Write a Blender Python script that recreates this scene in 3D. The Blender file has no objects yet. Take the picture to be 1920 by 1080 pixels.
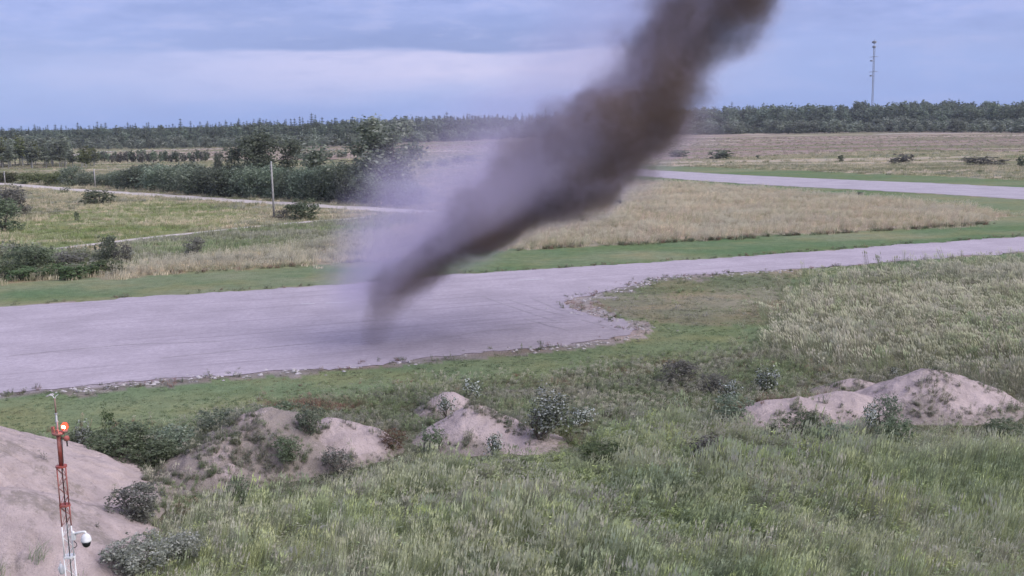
import bpy, bmesh, math, random
import numpy as np
from mathutils import Vector, Matrix, geometry

R = math.radians
rng = np.random.default_rng(11)
random.seed(11)
scene = bpy.context.scene
col = scene.collection

# ------------------------------------------------------------------ camera
CAM_H = 15.0
FPX = 1950.0                       # focal length in pixels of the 1920 px wide photograph
PITCH = math.atan(314 / FPX)
ROLL = R(1.07)
f_ = Vector((0, math.cos(PITCH), -math.sin(PITCH)))
r0 = Vector((1, 0, 0)); u0 = Vector((0, math.sin(PITCH), math.cos(PITCH)))
r_ = r0 * math.cos(ROLL) - u0 * math.sin(ROLL)
u_ = u0 * math.cos(ROLL) + r0 * math.sin(ROLL)
cd = bpy.data.cameras.new('camera'); cam = bpy.data.objects.new('camera', cd); col.objects.link(cam)
cd.sensor_width = 36; cd.lens = 36 * FPX / 1920
cd.clip_start = 0.5; cd.clip_end = 30000
M = Matrix((r_, u_, -f_)).transposed().to_4x4(); M.translation = (0, 0, CAM_H)
cam.matrix_world = M
scene.camera = cam

# ------------------------------------------------------------------ world, sun, exposure
SUN_EL, SUN_AZ = R(42), R(118)      # azimuth from +Y clockwise: behind the camera, to the right
EXPO = 1.45
vs = scene.view_settings
vs.view_transform = 'Standard'; vs.look = 'None'; vs.exposure = EXPO; vs.gamma = 1
vs.use_curve_mapping = False
scene.cycles.max_bounces = 6
scene.cycles.transparent_max_bounces = 8
scene.cycles.volume_bounces = 2
scene.cycles.volume_max_steps = 256
scene.cycles.sample_clamp_indirect = 4
scene.cycles.use_denoising = True

sl = bpy.data.lights.new('sun', 'SUN'); sl.energy = 1.4; sl.angle = R(60); sl.color = (1.0, 0.96, 0.92)
so = bpy.data.objects.new('sun', sl); col.objects.link(so)
sd = Vector((math.sin(SUN_AZ) * math.cos(SUN_EL), math.cos(SUN_AZ) * math.cos(SUN_EL), math.sin(SUN_EL)))
so.rotation_euler = sd.to_track_quat('Z', 'Y').to_euler()
so.location = sd * 200


class NT:
    """small helper for node trees"""
    def __init__(s, tree):
        s.t = tree; s.n = tree.nodes; s.l = tree.links
    def node(s, typ, **kw):
        n = s.n.new(typ)
        for k, v in kw.items():
            setattr(n, k, v)
        return n
    def put(s, sock, v):
        if hasattr(v, 'is_linked') or isinstance(v, bpy.types.NodeSocket):
            s.l.new(v, sock)
        else:
            sock.default_value = v
    def math(s, op, a, b=None, c=None, clamp=False):
        n = s.node('ShaderNodeMath', operation=op, use_clamp=clamp)
        s.put(n.inputs[0], a)
        if b is not None: s.put(n.inputs[1], b)
        if c is not None: s.put(n.inputs[2], c)
        return n.outputs[0]
    def sstep(s, v, lo, hi, to0=0.0, to1=1.0):
        n = s.node('ShaderNodeMapRange', interpolation_type='SMOOTHSTEP')
        s.put(n.inputs[0], v); s.put(n.inputs[1], lo); s.put(n.inputs[2], hi)
        s.put(n.inputs[3], to0); s.put(n.inputs[4], to1)
        return n.outputs[0]
    def mix(s, f, a, b, blend='MIX'):
        n = s.node('ShaderNodeMix', data_type='RGBA', blend_type=blend)
        s.put(n.inputs[0], f)
        s.put(n.inputs[6], (*a, 1) if isinstance(a, tuple) and len(a) == 3 else a)
        s.put(n.inputs[7], (*b, 1) if isinstance(b, tuple) and len(b) == 3 else b)
        return n.outputs[2]
    def noise(s, vec, scale, detail=3, rough=0.55, out=0):
        n = s.node('ShaderNodeTexNoise')
        if vec is not None: s.put(n.inputs['Vector'], vec)
        n.inputs['Scale'].default_value = scale
        n.inputs['Detail'].default_value = detail
        n.inputs['Roughness'].default_value = rough
        return n.outputs[out]
    def comb(s, x, y, z):
        n = s.node('ShaderNodeCombineXYZ')
        s.put(n.inputs[0], x); s.put(n.inputs[1], y); s.put(n.inputs[2], z)
        return n.outputs[0]
    def sep(s, v):
        n = s.node('ShaderNodeSeparateXYZ'); s.put(n.inputs[0], v)
        return n.outputs


w = bpy.data.worlds.new('World'); scene.world = w; w.use_nodes = True
T = NT(w.node_tree); T.n.clear()
SKS = 0.1                                   # background strength
def skc(r, g, b):                           # displayed linear colour -> value before strength and exposure
    k = 1 / (SKS * 2 ** EXPO)
    return (r * k, g * k, b * k)
sky = T.node('ShaderNodeTexSky', sky_type='NISHITA'); sky.sun_disc = False
sky.sun_elevation = SUN_EL; sky.sun_rotation = SUN_AZ; sky.altitude = 270
tc = T.node('ShaderNodeTexCoord')
X, Y, Z = T.sep(tc.outputs['Generated'])
az = T.math('ARCTAN2', X, Y)
hd = T.math('SQRT', T.math('ADD', T.math('MULTIPLY', X, X), T.math('MULTIPLY', Y, Y)))
el = T.math('DIVIDE', Z, T.math('MAXIMUM', hd, 0.001))
nv = T.comb(T.math('MULTIPLY', az, 5.0), T.math('MULTIPLY', el, 26.0), 0.0)
n1 = T.noise(nv, 1.0, 4, 0.5)
nv3 = T.comb(T.math('MULTIPLY', az, 14.0), T.math('MULTIPLY', el, 60.0), 9.0)
n3 = T.noise(nv3, 1.0, 5, 0.62)
nv2 = T.comb(T.math('MULTIPLY', az, 9.0), T.math('MULTIPLY', el, 70.0), 3.0)
n2 = T.noise(nv2, 1.0, 4, 0.6)
wob = T.math('ADD', T.math('MULTIPLY_ADD', n1, 0.024, -0.012), T.math('MULTIPLY_ADD', n2, 0.008, -0.004))
elw = T.math('ADD', el, wob)
c = T.mix(T.sstep(el, 0.0, 0.13), skc(0.25, 0.365, 0.77), skc(0.345, 0.40, 0.79))
# higher deck: soft lavender grey overcast
c = T.mix(T.sstep(T.math('ADD', el, T.math('MULTIPLY', n1, 0.3)), 0.2, 0.7), c, skc(0.47, 0.48, 0.67))
# pale band under the cloud base
band = T.math('MULTIPLY', T.sstep(elw, 0.012, 0.05), T.sstep(elw, 0.0695, 0.0625))
azm = T.math('MULTIPLY', T.sstep(az, -0.55, -0.06), T.sstep(az, 0.30, 0.02))
c = T.mix(T.math('MULTIPLY', T.math('MULTIPLY', band, azm), T.math('ADD', T.math('MULTIPLY', n2, 0.5), 0.6)), c, skc(0.62, 0.58, 0.87))
# flat cloud base, darker blue grey
azd = T.math('MULTIPLY', T.sstep(az, -0.50, -0.08), T.sstep(az, 0.34, 0.0))
dk = T.math('MULTIPLY', T.sstep(elw, 0.0615, 0.0700), T.sstep(elw, 0.108, 0.070))
c = T.mix(T.math('MULTIPLY', T.math('MULTIPLY', dk, azd), T.math('ADD', T.math('MULTIPLY', n2, 0.7), 0.6), clamp=True), c, skc(0.195, 0.255, 0.58))
c = T.mix(T.math('MULTIPLY', T.sstep(n1, 0.42, 0.75), T.sstep(el, 0.03, 0.10)), c, skc(0.26, 0.32, 0.66))
c = T.mix(T.math('MULTIPLY', T.sstep(n3, 0.45, 0.70), T.sstep(el, 0.055, 0.085, 0.25, 0.85)), c, skc(0.235, 0.30, 0.65))
c = T.mix(T.math('MULTIPLY', T.sstep(n3, 0.50, 0.34), T.sstep(el, 0.03, 0.10, 0.15, 0.5)), c, skc(0.43, 0.455, 0.80))
# overcast grows brighter towards the zenith
gain = T.sstep(el, 0.2, 2.5, 1.0, 2.3)
vm = T.node('ShaderNodeVectorMath', operation='SCALE'); T.put(vm.inputs[0], c); T.put(vm.inputs[3], gain)
cc = T.mix(0.92, sky.outputs[0], vm.outputs[0])
bg = T.node('ShaderNodeBackground'); bg.inputs[1].default_value = SKS
T.put(bg.inputs[0], cc)
wo = T.node('ShaderNodeOutputWorld'); T.l.new(bg.outputs[0], wo.inputs[0])


# ------------------------------------------------------------------ measuring helpers
def ray(px, py):
    return f_ + r_ * ((px - 960) / FPX) - u_ * ((py - 540) / FPX)
def at(px, py, z=0.0):
    d = ray(px, py); t = (z - CAM_H) / d.z
    return Vector((d.x * t, d.y * t, z))
def at_y(px, py, yy):
    d = ray(px, py); t = yy / d.y
    return Vector((d.x * t, yy, CAM_H + d.z * t))
def poly(pts):
    return np.array([at(x, y)[:2] for x, y in pts])
def inside(P, x, y):
    res = np.zeros(x.shape, bool); n = len(P)
    for i in range(n):
        x1, y1 = P[i]; x2, y2 = P[(i + 1) % n]
        if y1 == y2: continue
        cnd = ((y1 > y) != (y2 > y)) & (x < (x2 - x1) * (y - y1) / (y2 - y1) + x1)
        res ^= cnd
    return res
def _hash(ix, iy, s):
    h = (ix.astype(np.int64) * 374761393 + iy.astype(np.int64) * 668265263 + s * 144269) & 0x7fffffff
    h = ((h ^ (h >> 13)) * 1274126177) & 0x7fffffff
    return ((h ^ (h >> 16)) & 0xffff) / 65535.0
def vnoise(x, y, s=0):
    ix = np.floor(x); iy = np.floor(y); fx = x - ix; fy = y - iy
    fx = fx * fx * (3 - 2 * fx); fy = fy * fy * (3 - 2 * fy)
    a = _hash(ix, iy, s); b = _hash(ix + 1, iy, s); c_ = _hash(ix, iy + 1, s); d = _hash(ix + 1, iy + 1, s)
    return (a * (1 - fx) + b * fx) * (1 - fy) + (c_ * (1 - fx) + d * fx) * fy
def fbm(x, y, s=0, o=4):
    t = 0; amp = 0.5; tot = 0
    for i in range(o):
        t = t + vnoise(x * 2 ** i, y * 2 ** i, s + i * 7) * amp; tot += amp; amp *= 0.55
    return t / tot


# ------------------------------------------------------------------ object helpers
def tag(o, label=None, cat=None, group=None, kind=None):
    if label: o['label'] = label
    if cat: o['category'] = cat
    if group: o['group'] = group
    if kind: o['kind'] = kind
    return o
def empty(name, loc, label, cat, group=None, rz=0.0, sc=None):
    o = bpy.data.objects.new(name, None); col.objects.link(o)
    o.location = loc; o.rotation_euler = (0, 0, rz)
    if sc: o.scale = sc
    o.empty_display_size = 0.3
    return tag(o, label, cat, group)
def link(name, me, parent=None, mat=None):
    o = bpy.data.objects.new(name, me); col.objects.link(o)
    if parent: o.parent = parent
    if mat and not me.materials: me.materials.append(mat)
    return o
def mesh_np(name, V, F, smooth=False):
    me = bpy.data.meshes.new(name)
    V = np.asarray(V, np.float32)
    if isinstance(F, np.ndarray):
        k = F.shape[1]; n = F.shape[0]
        me.vertices.add(len(V)); me.vertices.foreach_set('co', V.ravel())
        me.loops.add(n * k); me.loops.foreach_set('vertex_index', F.astype(np.int32).ravel())
        me.polygons.add(n)
        me.polygons.foreach_set('loop_start', np.arange(0, n * k, k, dtype=np.int32))
        me.update(calc_edges=True)
    else:
        me.from_pydata([tuple(v) for v in V], [], F)
    if smooth:
        me.polygons.foreach_set('use_smooth', np.ones(len(me.polygons), bool))
    me.update()
    return me
def add_float(me, name, a, dom='POINT'):
    at_ = me.attributes.new(name, 'FLOAT', dom); at_.data.foreach_set('value', np.asarray(a, np.float32))
def add_color(me, name, a):
    at_ = me.attributes.new(name, 'FLOAT_COLOR', 'POINT')
    a = np.concatenate([a, np.ones((len(a), 1))], 1).astype(np.float32)
    at_.data.foreach_set('color', a.ravel())
def copy_thing(root, loc, rz=0.0, sc=None, label=None, group=None):
    n = root.copy(); col.objects.link(n)
    n.location = loc; n.rotation_euler = (0, 0, rz)
    if sc is not None: n.scale = sc
    if label: n['label'] = label
    if group: n['group'] = group
    elif 'group' in n and group is None and label: pass
    for ch in root.children:
        c_ = ch.copy(); col.objects.link(c_); c_.parent = n
        for g in ch.children:
            d = g.copy(); col.objects.link(d); d.parent = c_
    return n


class MB:
    """collects tubes, boxes, lathes into one mesh"""
    def __init__(s): s.v = []; s.f = []
    def tube(s, pts, rad, seg=8, cap=True):
        pts = [Vector(p) for p in pts]; n = len(pts)
        rad = rad if isinstance(rad, (list, tuple)) else [rad] * n
        base = len(s.v); ref = None
        for i, p in enumerate(pts):
            d = (pts[min(i + 1, n - 1)] - pts[max(i - 1, 0)]).normalized()
            if ref is None:
                ref = d.orthogonal().normalized()
            a = (ref - d * ref.dot(d)).normalized(); ref = a; b = d.cross(a)
            for k in range(seg):
                t = 2 * math.pi * k / seg
                s.v.append(p + (a * math.cos(t) + b * math.sin(t)) * rad[i])
        for i in range(n - 1):
            for k in range(seg):
                k2 = (k + 1) % seg; o = base + i * seg
                s.f.append((o + k, o + k2, o + seg + k2, o + seg + k))
        if cap:
            s.f.append(tuple(base + k for k in reversed(range(seg))))
            s.f.append(tuple(base + (n - 1) * seg + k for k in range(seg)))
        return s
    def box(s, cx, cy, cz, sx, sy, sz, bev=0.0):
        x, y, z = sx / 2, sy / 2, sz / 2; b = len(s.v)
        for dx, dy, dz in ((-1, -1, -1), (1, -1, -1), (1, 1, -1), (-1, 1, -1), (-1, -1, 1), (1, -1, 1), (1, 1, 1), (-1, 1, 1)):
            s.v.append(Vector((cx + dx * x, cy + dy * y, cz + dz * z)))
        for q in ((3, 2, 1, 0), (4, 5, 6, 7), (0, 1, 5, 4), (1, 2, 6, 5), (2, 3, 7, 6), (3, 0, 4, 7)):
            s.f.append(tuple(b + i for i in q))
        return s
    def lathe(s, prof, cx=0, cy=0, cz=0, seg=20):
        b = len(s.v); n = len(prof)
        for rr, z in prof:
            for k in range(seg):
                t = 2 * math.pi * k / seg
                s.v.append(Vector((cx + rr * math.cos(t), cy + rr * math.sin(t), cz + z)))
        for i in range(n - 1):
            for k in range(seg):
                k2 = (k + 1) % seg; o = b + i * seg
                s.f.append((o + k, o + k2, o + seg + k2, o + seg + k))
        s.f.append(tuple(b + k for k in reversed(range(seg))))
        s.f.append(tuple(b + (n - 1) * seg + k for k in range(seg)))
        return s
    def build(s, name, mat, parent=None, smooth=False):
        me = bpy.data.meshes.new(name); me.from_pydata([tuple(v) for v in s.v], [], s.f); me.update()
        if smooth:
            for p in me.polygons: p.use_smooth = len(p.vertices) <= 4
        return link(name, me, parent, mat)


# ------------------------------------------------------------------ materials
def new_mat(name):
    m = bpy.data.materials.new(name); m.use_nodes = True
    t = NT(m.node_tree); t.n.clear()
    out = t.node('ShaderNodeOutputMaterial')
    p = t.node('ShaderNodeBsdfPrincipled')
    t.l.new(p.outputs[0], out.inputs[0])
    p.inputs['Specular IOR Level'].default_value = 0.2
    p.inputs['Roughness'].default_value = 0.85
    return m, t, p, out
def plain(name, rgb, rough=0.5, var=0.15, scale=6.0, metal=0.0, spec=0.4, dirt=None):
    m, t, p, o = new_mat(name)
    g = t.node('ShaderNodeTexCoord')
    n = t.noise(g.outputs['Object'], scale, 4)
    d = dirt or tuple(x * (1 - var * 2) for x in rgb)
    t.put(p.inputs['Base Color'], t.mix(t.sstep(n, 0.35, 0.75), rgb, d))
    p.inputs['Roughness'].default_value = rough; p.inputs['Metallic'].default_value = metal
    p.inputs['Specular IOR Level'].default_value = spec
    return m
def bump(t, p, h, dist, strength=1.0):
    b = t.node('ShaderNodeBump'); b.inputs['Distance'].default_value = dist; b.inputs['Strength'].default_value = strength
    t.put(b.inputs['Height'], h); t.l.new(b.outputs[0], p.inputs['Normal'])

def ground_mat():
    m, t, p, o = new_mat('ground_mat')
    a = t.node('ShaderNodeAttribute', attribute_name='zone_col')
    g = t.node('ShaderNodeNewGeometry')
    n = t.noise(g.outputs['Position'], 0.9, 5, 0.65)
    n2_ = t.noise(g.outputs['Position'], 6.0, 3, 0.6)
    k = t.math('ADD', t.math('MULTIPLY', n, 0.9), t.math('MULTIPLY', n2_, 0.7))
    n0 = t.noise(g.outputs['Position'], 0.16, 4, 0.6)
    n5 = t.noise(g.outputs['Position'], 2.2, 3, 0.65)
    warm = t.mix(t.math('MULTIPLY', t.sstep(n0, 0.42, 0.66), 0.8), a.outputs['Color'], t.mix(1.0, a.outputs['Color'], (1.18, 1.02, 0.92), 'MULTIPLY'))
    warm = t.mix(t.math('MULTIPLY', t.sstep(n5, 0.5, 0.7), 0.6), warm, t.mix(1.0, warm, (0.66, 0.72, 0.70), 'MULTIPLY'))
    v = t.node('ShaderNodeVectorMath', operation='SCALE')
    t.put(v.inputs[0], warm); t.put(v.inputs[3], t.math('ADD', k, 0.25))
    t.put(p.inputs['Base Color'], v.outputs[0])
    p.inputs['Roughness'].default_value = 1.0; p.inputs['Specular IOR Level'].default_value = 0.0
    bump(t, p, n2_, 0.08)
    return m
RUN_ANG = math.atan2(2.2, 6.9)
def pavement_mat(name, base, ang, streak=0.5):
    m, t, p, o = new_mat(name)
    g = t.node('ShaderNodeNewGeometry')
    mp = t.node('ShaderNodeMapping'); mp.inputs['Rotation'].default_value = (0, 0, -ang)
    t.put(mp.inputs['Vector'], g.outputs['Position'])
    x, y, z = t.sep(mp.outputs[0])
    s1 = t.noise(t.comb(t.math('MULTIPLY', x, 0.03), t.math('MULTIPLY', y, 1.3), 0.0), 1.0, 4, 0.6)
    s2 = t.noise(t.comb(t.math('MULTIPLY', x, 0.12), t.math('MULTIPLY', y, 4.0), 5.0), 1.0, 3, 0.6)
    n = t.noise(g.outputs['Position'], 0.22, 5, 0.6)
    gr = t.noise(g.outputs['Position'], 2.6, 6, 0.85)
    c1 = t.mix(t.sstep(n, 0.3, 0.7), tuple(b * 0.86 for b in base), tuple(b * 1.10 for b in base))
    c1 = t.mix(t.math('MULTIPLY', t.sstep(s1, 0.52, 0.66), streak), c1, tuple(b * 0.66 for b in base))
    c1 = t.mix(t.math('MULTIPLY', t.sstep(s2, 0.5, 0.7), streak), c1, tuple(min(b * 1.28, 0.6) for b in base))
    c1 = t.mix(t.math('MULTIPLY', t.sstep(gr, 0.35, 0.7), 0.6), c1, tuple(b * 0.62 for b in base))
    c1 = t.mix(t.math('MULTIPLY', t.sstep(s1, 0.40, 0.30), 0.25), c1, tuple(b * 0.70 for b in base))
    t.put(p.inputs['Base Color'], c1)
    p.inputs['Roughness'].default_value = 0.92
    bump(t, p, gr, 0.03)
    return m
def mound_mat(name, base, weed, weed_amt):
    m, t, p, o = new_mat(name)
    g = t.node('ShaderNodeNewGeometry')
    a = t.node('ShaderNodeAttribute', attribute_name='weed')
    n = t.noise(g.outputs['Position'], 1.1, 5, 0.6)
    gr = t.noise(g.outputs['Position'], 14.0, 4, 0.75)
    f = t.noise(g.outputs['Position'], 3.4, 5, 0.7)
    c1 = t.mix(t.sstep(n, 0.3, 0.7), tuple(b * 0.82 for b in base), tuple(b * 1.08 for b in base))
    c1 = t.mix(t.math('MULTIPLY', t.sstep(gr, 0.44, 0.70), 0.40), c1, tuple(b * 0.62 for b in base))
    c1 = t.mix(t.math('MULTIPLY', t.sstep(gr, 0.36, 0.24), 0.5), c1, tuple(min(b * 1.3, 0.6) for b in base))
    wk = t.sstep(t.math('ADD', f, t.math('MULTIPLY_ADD', a.outputs['Fac'], 1.1, -0.75)), 0.36, 0.62)
    c1 = t.mix(t.math('MULTIPLY', wk, weed_amt), c1, weed)
    t.put(p.inputs['Base Color'], c1)
    p.inputs['Roughness'].default_value = 0.95; p.inputs['Specular IOR Level'].default_value = 0.1
    bump(t, p, t.math('ADD', gr, t.math('MULTIPLY', f, 1.5)), 0.10)
    return m
def leaf_mat(name, c_dark, c_mid, c_light, transl=0.44, rough=0.6, extra=None, lo=0.0, hi=1.0):
    """colour from the per-leaf random attribute; some light comes through the leaves"""
    m, t, p, o = new_mat(name)
    a = t.node('ShaderNodeAttribute', attribute_name='leaf_random')
    oi = t.node('ShaderNodeObjectInfo')
    cr = t.node('ShaderNodeValToRGB'); e = cr.color_ramp.elements
    e[0].position = 0.0; e[0].color = (*c_dark, 1); e[1].position = 0.55; e[1].color = (*c_mid, 1)
    k = e.new(0.9 if not extra else 0.57); k.color = (*c_light, 1)
    if extra:
        k = e.new(0.56); k.color = (*c_light, 1); k = e.new(0.60); k.color = (*extra, 1); k = e.new(1.0); k.color = (*extra, 1)
    t.put(cr.inputs[0], a.outputs['Fac'])
    hs = t.node('ShaderNodeHueSaturation')
    t.put(hs.inputs['Hue'], t.math('MULTIPLY_ADD', oi.outputs['Random'], 0.035, 0.482))
    t.put(hs.inputs['Value'], t.math('MULTIPLY_ADD', oi.outputs['Random'], 0.7, 0.68))
    t.put(hs.inputs['Color'], cr.outputs[0])
    tr = t.node('ShaderNodeBsdfTranslucent'); t.put(tr.inputs[0], hs.outputs[0])
    t.put(p.inputs['Base Color'], hs.outputs[0]); p.inputs['Roughness'].default_value = rough
    mx = t.node('ShaderNodeMixShader'); mx.inputs[0].default_value = transl
    t.l.new(p.outputs[0], mx.inputs[1]); t.l.new(tr.outputs[0], mx.inputs[2]); t.l.new(mx.outputs[0], o.inputs[0])
    return m
def grass_mat():
    m, t, p, o = new_mat('grass_blade_mat')
    a = t.node('ShaderNodeAttribute', attribute_type='INSTANCER', attribute_name='tint')
    s = t.node('ShaderNodeAttribute', attribute_type='INSTANCER', attribute_name='straw')
    h = t.node('ShaderNodeAttribute', attribute_name='blade_h')
    q = t.node('ShaderNodeAttribute', attribute_name='blade_random')
    k = t.math('MULTIPLY', t.sstep(t.math('ADD', h.outputs['Fac'], t.math('MULTIPLY', q.outputs['Fac'], 0.3)), 0.55, 1.1), s.outputs['Fac'])
    c1 = t.mix(k, a.outputs['Color'], (0.30, 0.28, 0.215))
    v = t.node('ShaderNodeVectorMath', operation='SCALE'); t.put(v.inputs[0], c1)
    t.put(v.inputs[3], t.math('MULTIPLY_ADD', q.outputs['Fac'], 0.9, 1.32))
    tr = t.node('ShaderNodeBsdfTranslucent'); t.put(tr.inputs[0], v.outputs[0])
    t.put(p.inputs['Base Color'], v.outputs[0]); p.inputs['Roughness'].default_value = 0.5
    mx = t.node('ShaderNodeMixShader'); mx.inputs[0].default_value = 0.36
    t.l.new(p.outputs[0], mx.inputs[1]); t.l.new(tr.outputs[0], mx.inputs[2]); t.l.new(mx.outputs[0], o.inputs[0])
    return m

GROUND_M = ground_mat(); GRASS_M = grass_mat()
GRAVEL = (0.385, 0.33, 0.36)
RUNWAY_M = pavement_mat('runway_mat', GRAVEL, RUN_ANG)
FAR_RUNWAY_M = pavement_mat('far_runway_mat', (0.38, 0.335, 0.36), R(160))
TRACK_M = pavement_mat('track_mat', (0.50, 0.44, 0.40), 0.5, 0.2)
MARK_M = plain('marking_mat', (0.50, 0.46, 0.48), 0.8, 0.12, 3.0)
TYRE_M = pavement_mat('tyre_track_mat', (0.39, 0.34, 0.36), R(-40), 0.3)
BARK_M = plain('bark_mat', (0.12, 0.10, 0.085), 0.9, 0.25, 8.0)
PALE_BARK_M = plain('pale_bark_mat', (0.30, 0.29, 0.27), 0.9, 0.25, 8.0)

# ------------------------------------------------------------------ zones on the ground (measured in the photograph, kept in metres)
ZP = {}
ZP['meadow'] = poly([(-160, 475), (-160, 405), (60, 418), (150, 388), (300, 376), (430, 388), (500, 408), (420, 424), (250, 450), (100, 466)])
ZP['ditch'] = poly([(230, 478), (240, 455), (420, 432), (660, 410), (760, 400), (760, 440), (560, 455), (400, 475), (260, 500)])
ZP['weeds_left'] = poly([(-160, 535), (-160, 470), (60, 466), (235, 480), (215, 512), (60, 524)])
ZP['tan_strip'] = poly([(-160, 540), (60, 522), (215, 508), (300, 488), (560, 458), (780, 425), (900, 440), (700, 490), (640, 492), (400, 508), (200, 520)])
ZP['mauve'] = poly([(1240, 300), (1100, 275), (600, 300), (200, 300), (150, 288), (640, 270), (1000, 256), (1350, 250), (2080, 240), (2080, 288), (1700, 280)])
ZP['mown_far'] = poly([(-160, 592), (-160, 542), (0, 532), (200, 522), (400, 508), (640, 492), (950, 469), (1200, 457), (1440, 443),
                       (1700, 429), (1850, 419), (1872, 402), (1800, 386), (1600, 368), (1400, 352), (1240, 340), (1000, 336), (900, 310),
                       (1060, 298), (1240, 310), (1500, 320), (1920, 338), (2080, 345), (2080, 470), (1500, 505), (800, 560)])
ZP['tan_isle'] = poly([(690, 490), (760, 430), (900, 385), (1020, 360), (1150, 344), (1250, 342), (1400, 354), (1600, 370), (1800, 388),
                       (1874, 402), (1850, 418), (1700, 428), (1440, 442), (1200, 456), (950, 468)])
ZP['mown_near'] = poly([(-160, 860), (-160, 745), (0, 735), (560, 690), (1050, 560), (1300, 512), (1600, 490), (2080, 462), (2080, 496), (1920, 503),
                        (1700, 520), (1560, 556), (1490, 610), (1465, 640), (1400, 660), (1200, 682), (1000, 705), (800, 725), (600, 748), (520, 760), (420, 790), (250, 815), (100, 830)])
ZP['worn'] = poly([(1040, 560), (1220, 515), (1400, 508), (1520, 500), (1480, 540), (1480, 580), (1440, 606), (1300, 612), (1200, 600)])
ZP['pale_tall'] = poly([(1465, 640), (1490, 608), (1560, 556), (1700, 520), (1920, 503), (2080, 496), (2080, 800), (1920, 760), (1800, 712), (1640, 690), (1500, 676)])
ZP['belt'] = poly([(-160, 860), (100, 830), (250, 815), (420, 790), (520, 760), (800, 725), (1000, 705), (1200, 682), (1400, 660), (1500, 676), (1640, 690), (1920, 740), (2080, 790), (2080, 870),
                   (1920, 850), (1500, 830), (1200, 800), (1050, 850), (900, 875), (740, 900), (600, 945), (400, 960), (330, 1010), (280, 1090), (-160, 1090)])
ZP['edge_soil'] = poly([(-160, 762), (-160, 735), (0, 728), (200, 715), (420, 697), (700, 678), (900, 655), (1100, 640), (1190, 624), (1215, 618), (1215, 626), (1160, 645), (1000, 664), (700, 689), (420, 707), (200, 730), (0, 746)])
RUN_PX = [(-160, 585), (0, 575), (150, 566), (300, 555), (500, 543), (690, 530), (820, 518), (940, 510), (1090, 501), (1240, 492), (1500, 474), (1700, 459), (1920, 444), (2080, 434),
          (2080, 462), (1920, 473), (1750, 485), (1600, 497), (1460, 507), (1380, 511), (1310, 516), (1215, 523), (1170, 540), (1120, 550), (1085, 556), (1050, 567), (1070, 578), (1130, 594),
          (1175, 606), (1200, 618), (1185, 628), (1100, 644), (900, 662), (700, 684), (560, 693), (420, 702), (200, 724), (0, 738), (-160, 750)]
ZP['runway'] = poly(RUN_PX)
FAR_PX = [(1020, 306), (1130, 312), (1240, 320), (1400, 329), (1600, 338), (1760, 344), (1920, 352), (2080, 360), (2080, 384), (1920, 374), (1760, 364), (1600, 355), (1450, 348), (1300, 338), (1240, 333), (1100, 322)]
ZP['far_runway'] = poly(FAR_PX)
ZONES = ['base', 'mauve', 'ditch', 'meadow', 'weeds_left', 'tan_strip', 'mown_far', 'tan_isle', 'mown_near', 'worn', 'pale_tall', 'belt', 'edge_soil', 'runway', 'far_runway', 'fore']
ZI = {n: i for i, n in enumerate(ZONES)}
FORE_EDGE = poly([(-160, 1092), (280, 1090), (330, 1010), (400, 960), (600, 945), (740, 900), (900, 875), (1050, 850), (1200, 800), (1500, 830), (1920, 850), (2080, 870), (6000, 2000), (6000, 4000), (-6000, 4000), (-6000, 2000)])
EDGE_LINES = [(poly([(1320, 516), (1215, 525), (1150, 546), (1060, 564), (1060, 576), (1130, 596), (1195, 616), (1188, 630)]), 1.7), (poly([(1188, 630), (1100, 647), (900, 664), (700, 686), (420, 706), (200, 728), (0, 742)]), 1.0)]
def classify(x, y, jitter=1.0):
    d = np.hypot(x, y)
    jx = (fbm(x * 0.25, y * 0.25, 91) - .5) * 0.028 * d * jitter
    jy = (fbm(x * 0.25, y * 0.25, 57) - .5) * 0.05 * d * jitter
    z = np.zeros(x.shape, np.int8)
    for i, n in enumerate(ZONES):
        if n in ZP:
            hard = n in ('runway', 'far_runway', 'edge_soil')
            z[inside(ZP[n], x if hard else x + jx, y if hard else y + jy)] = i
    nn = fbm(x * 0.45, y * 0.45, 131, 3)
    for P_, wd in EDGE_LINES:
        for a_, b_ in zip(P_[:-1], P_[1:]):
            d_ = b_ - a_; L2 = (d_ ** 2).sum(); tt = np.clip(((x - a_[0]) * d_[0] + (y - a_[1]) * d_[1]) / L2, 0, 1)
            near = (np.hypot(x - a_[0] - tt * d_[0], y - a_[1] - tt * d_[1]) < wd * (nn * 3.2 - 0.75)) & (z != ZI['runway'])
            z[near] = ZI['edge_soil']
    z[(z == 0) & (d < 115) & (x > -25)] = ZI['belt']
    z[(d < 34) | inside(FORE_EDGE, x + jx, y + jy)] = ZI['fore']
    return z

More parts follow.
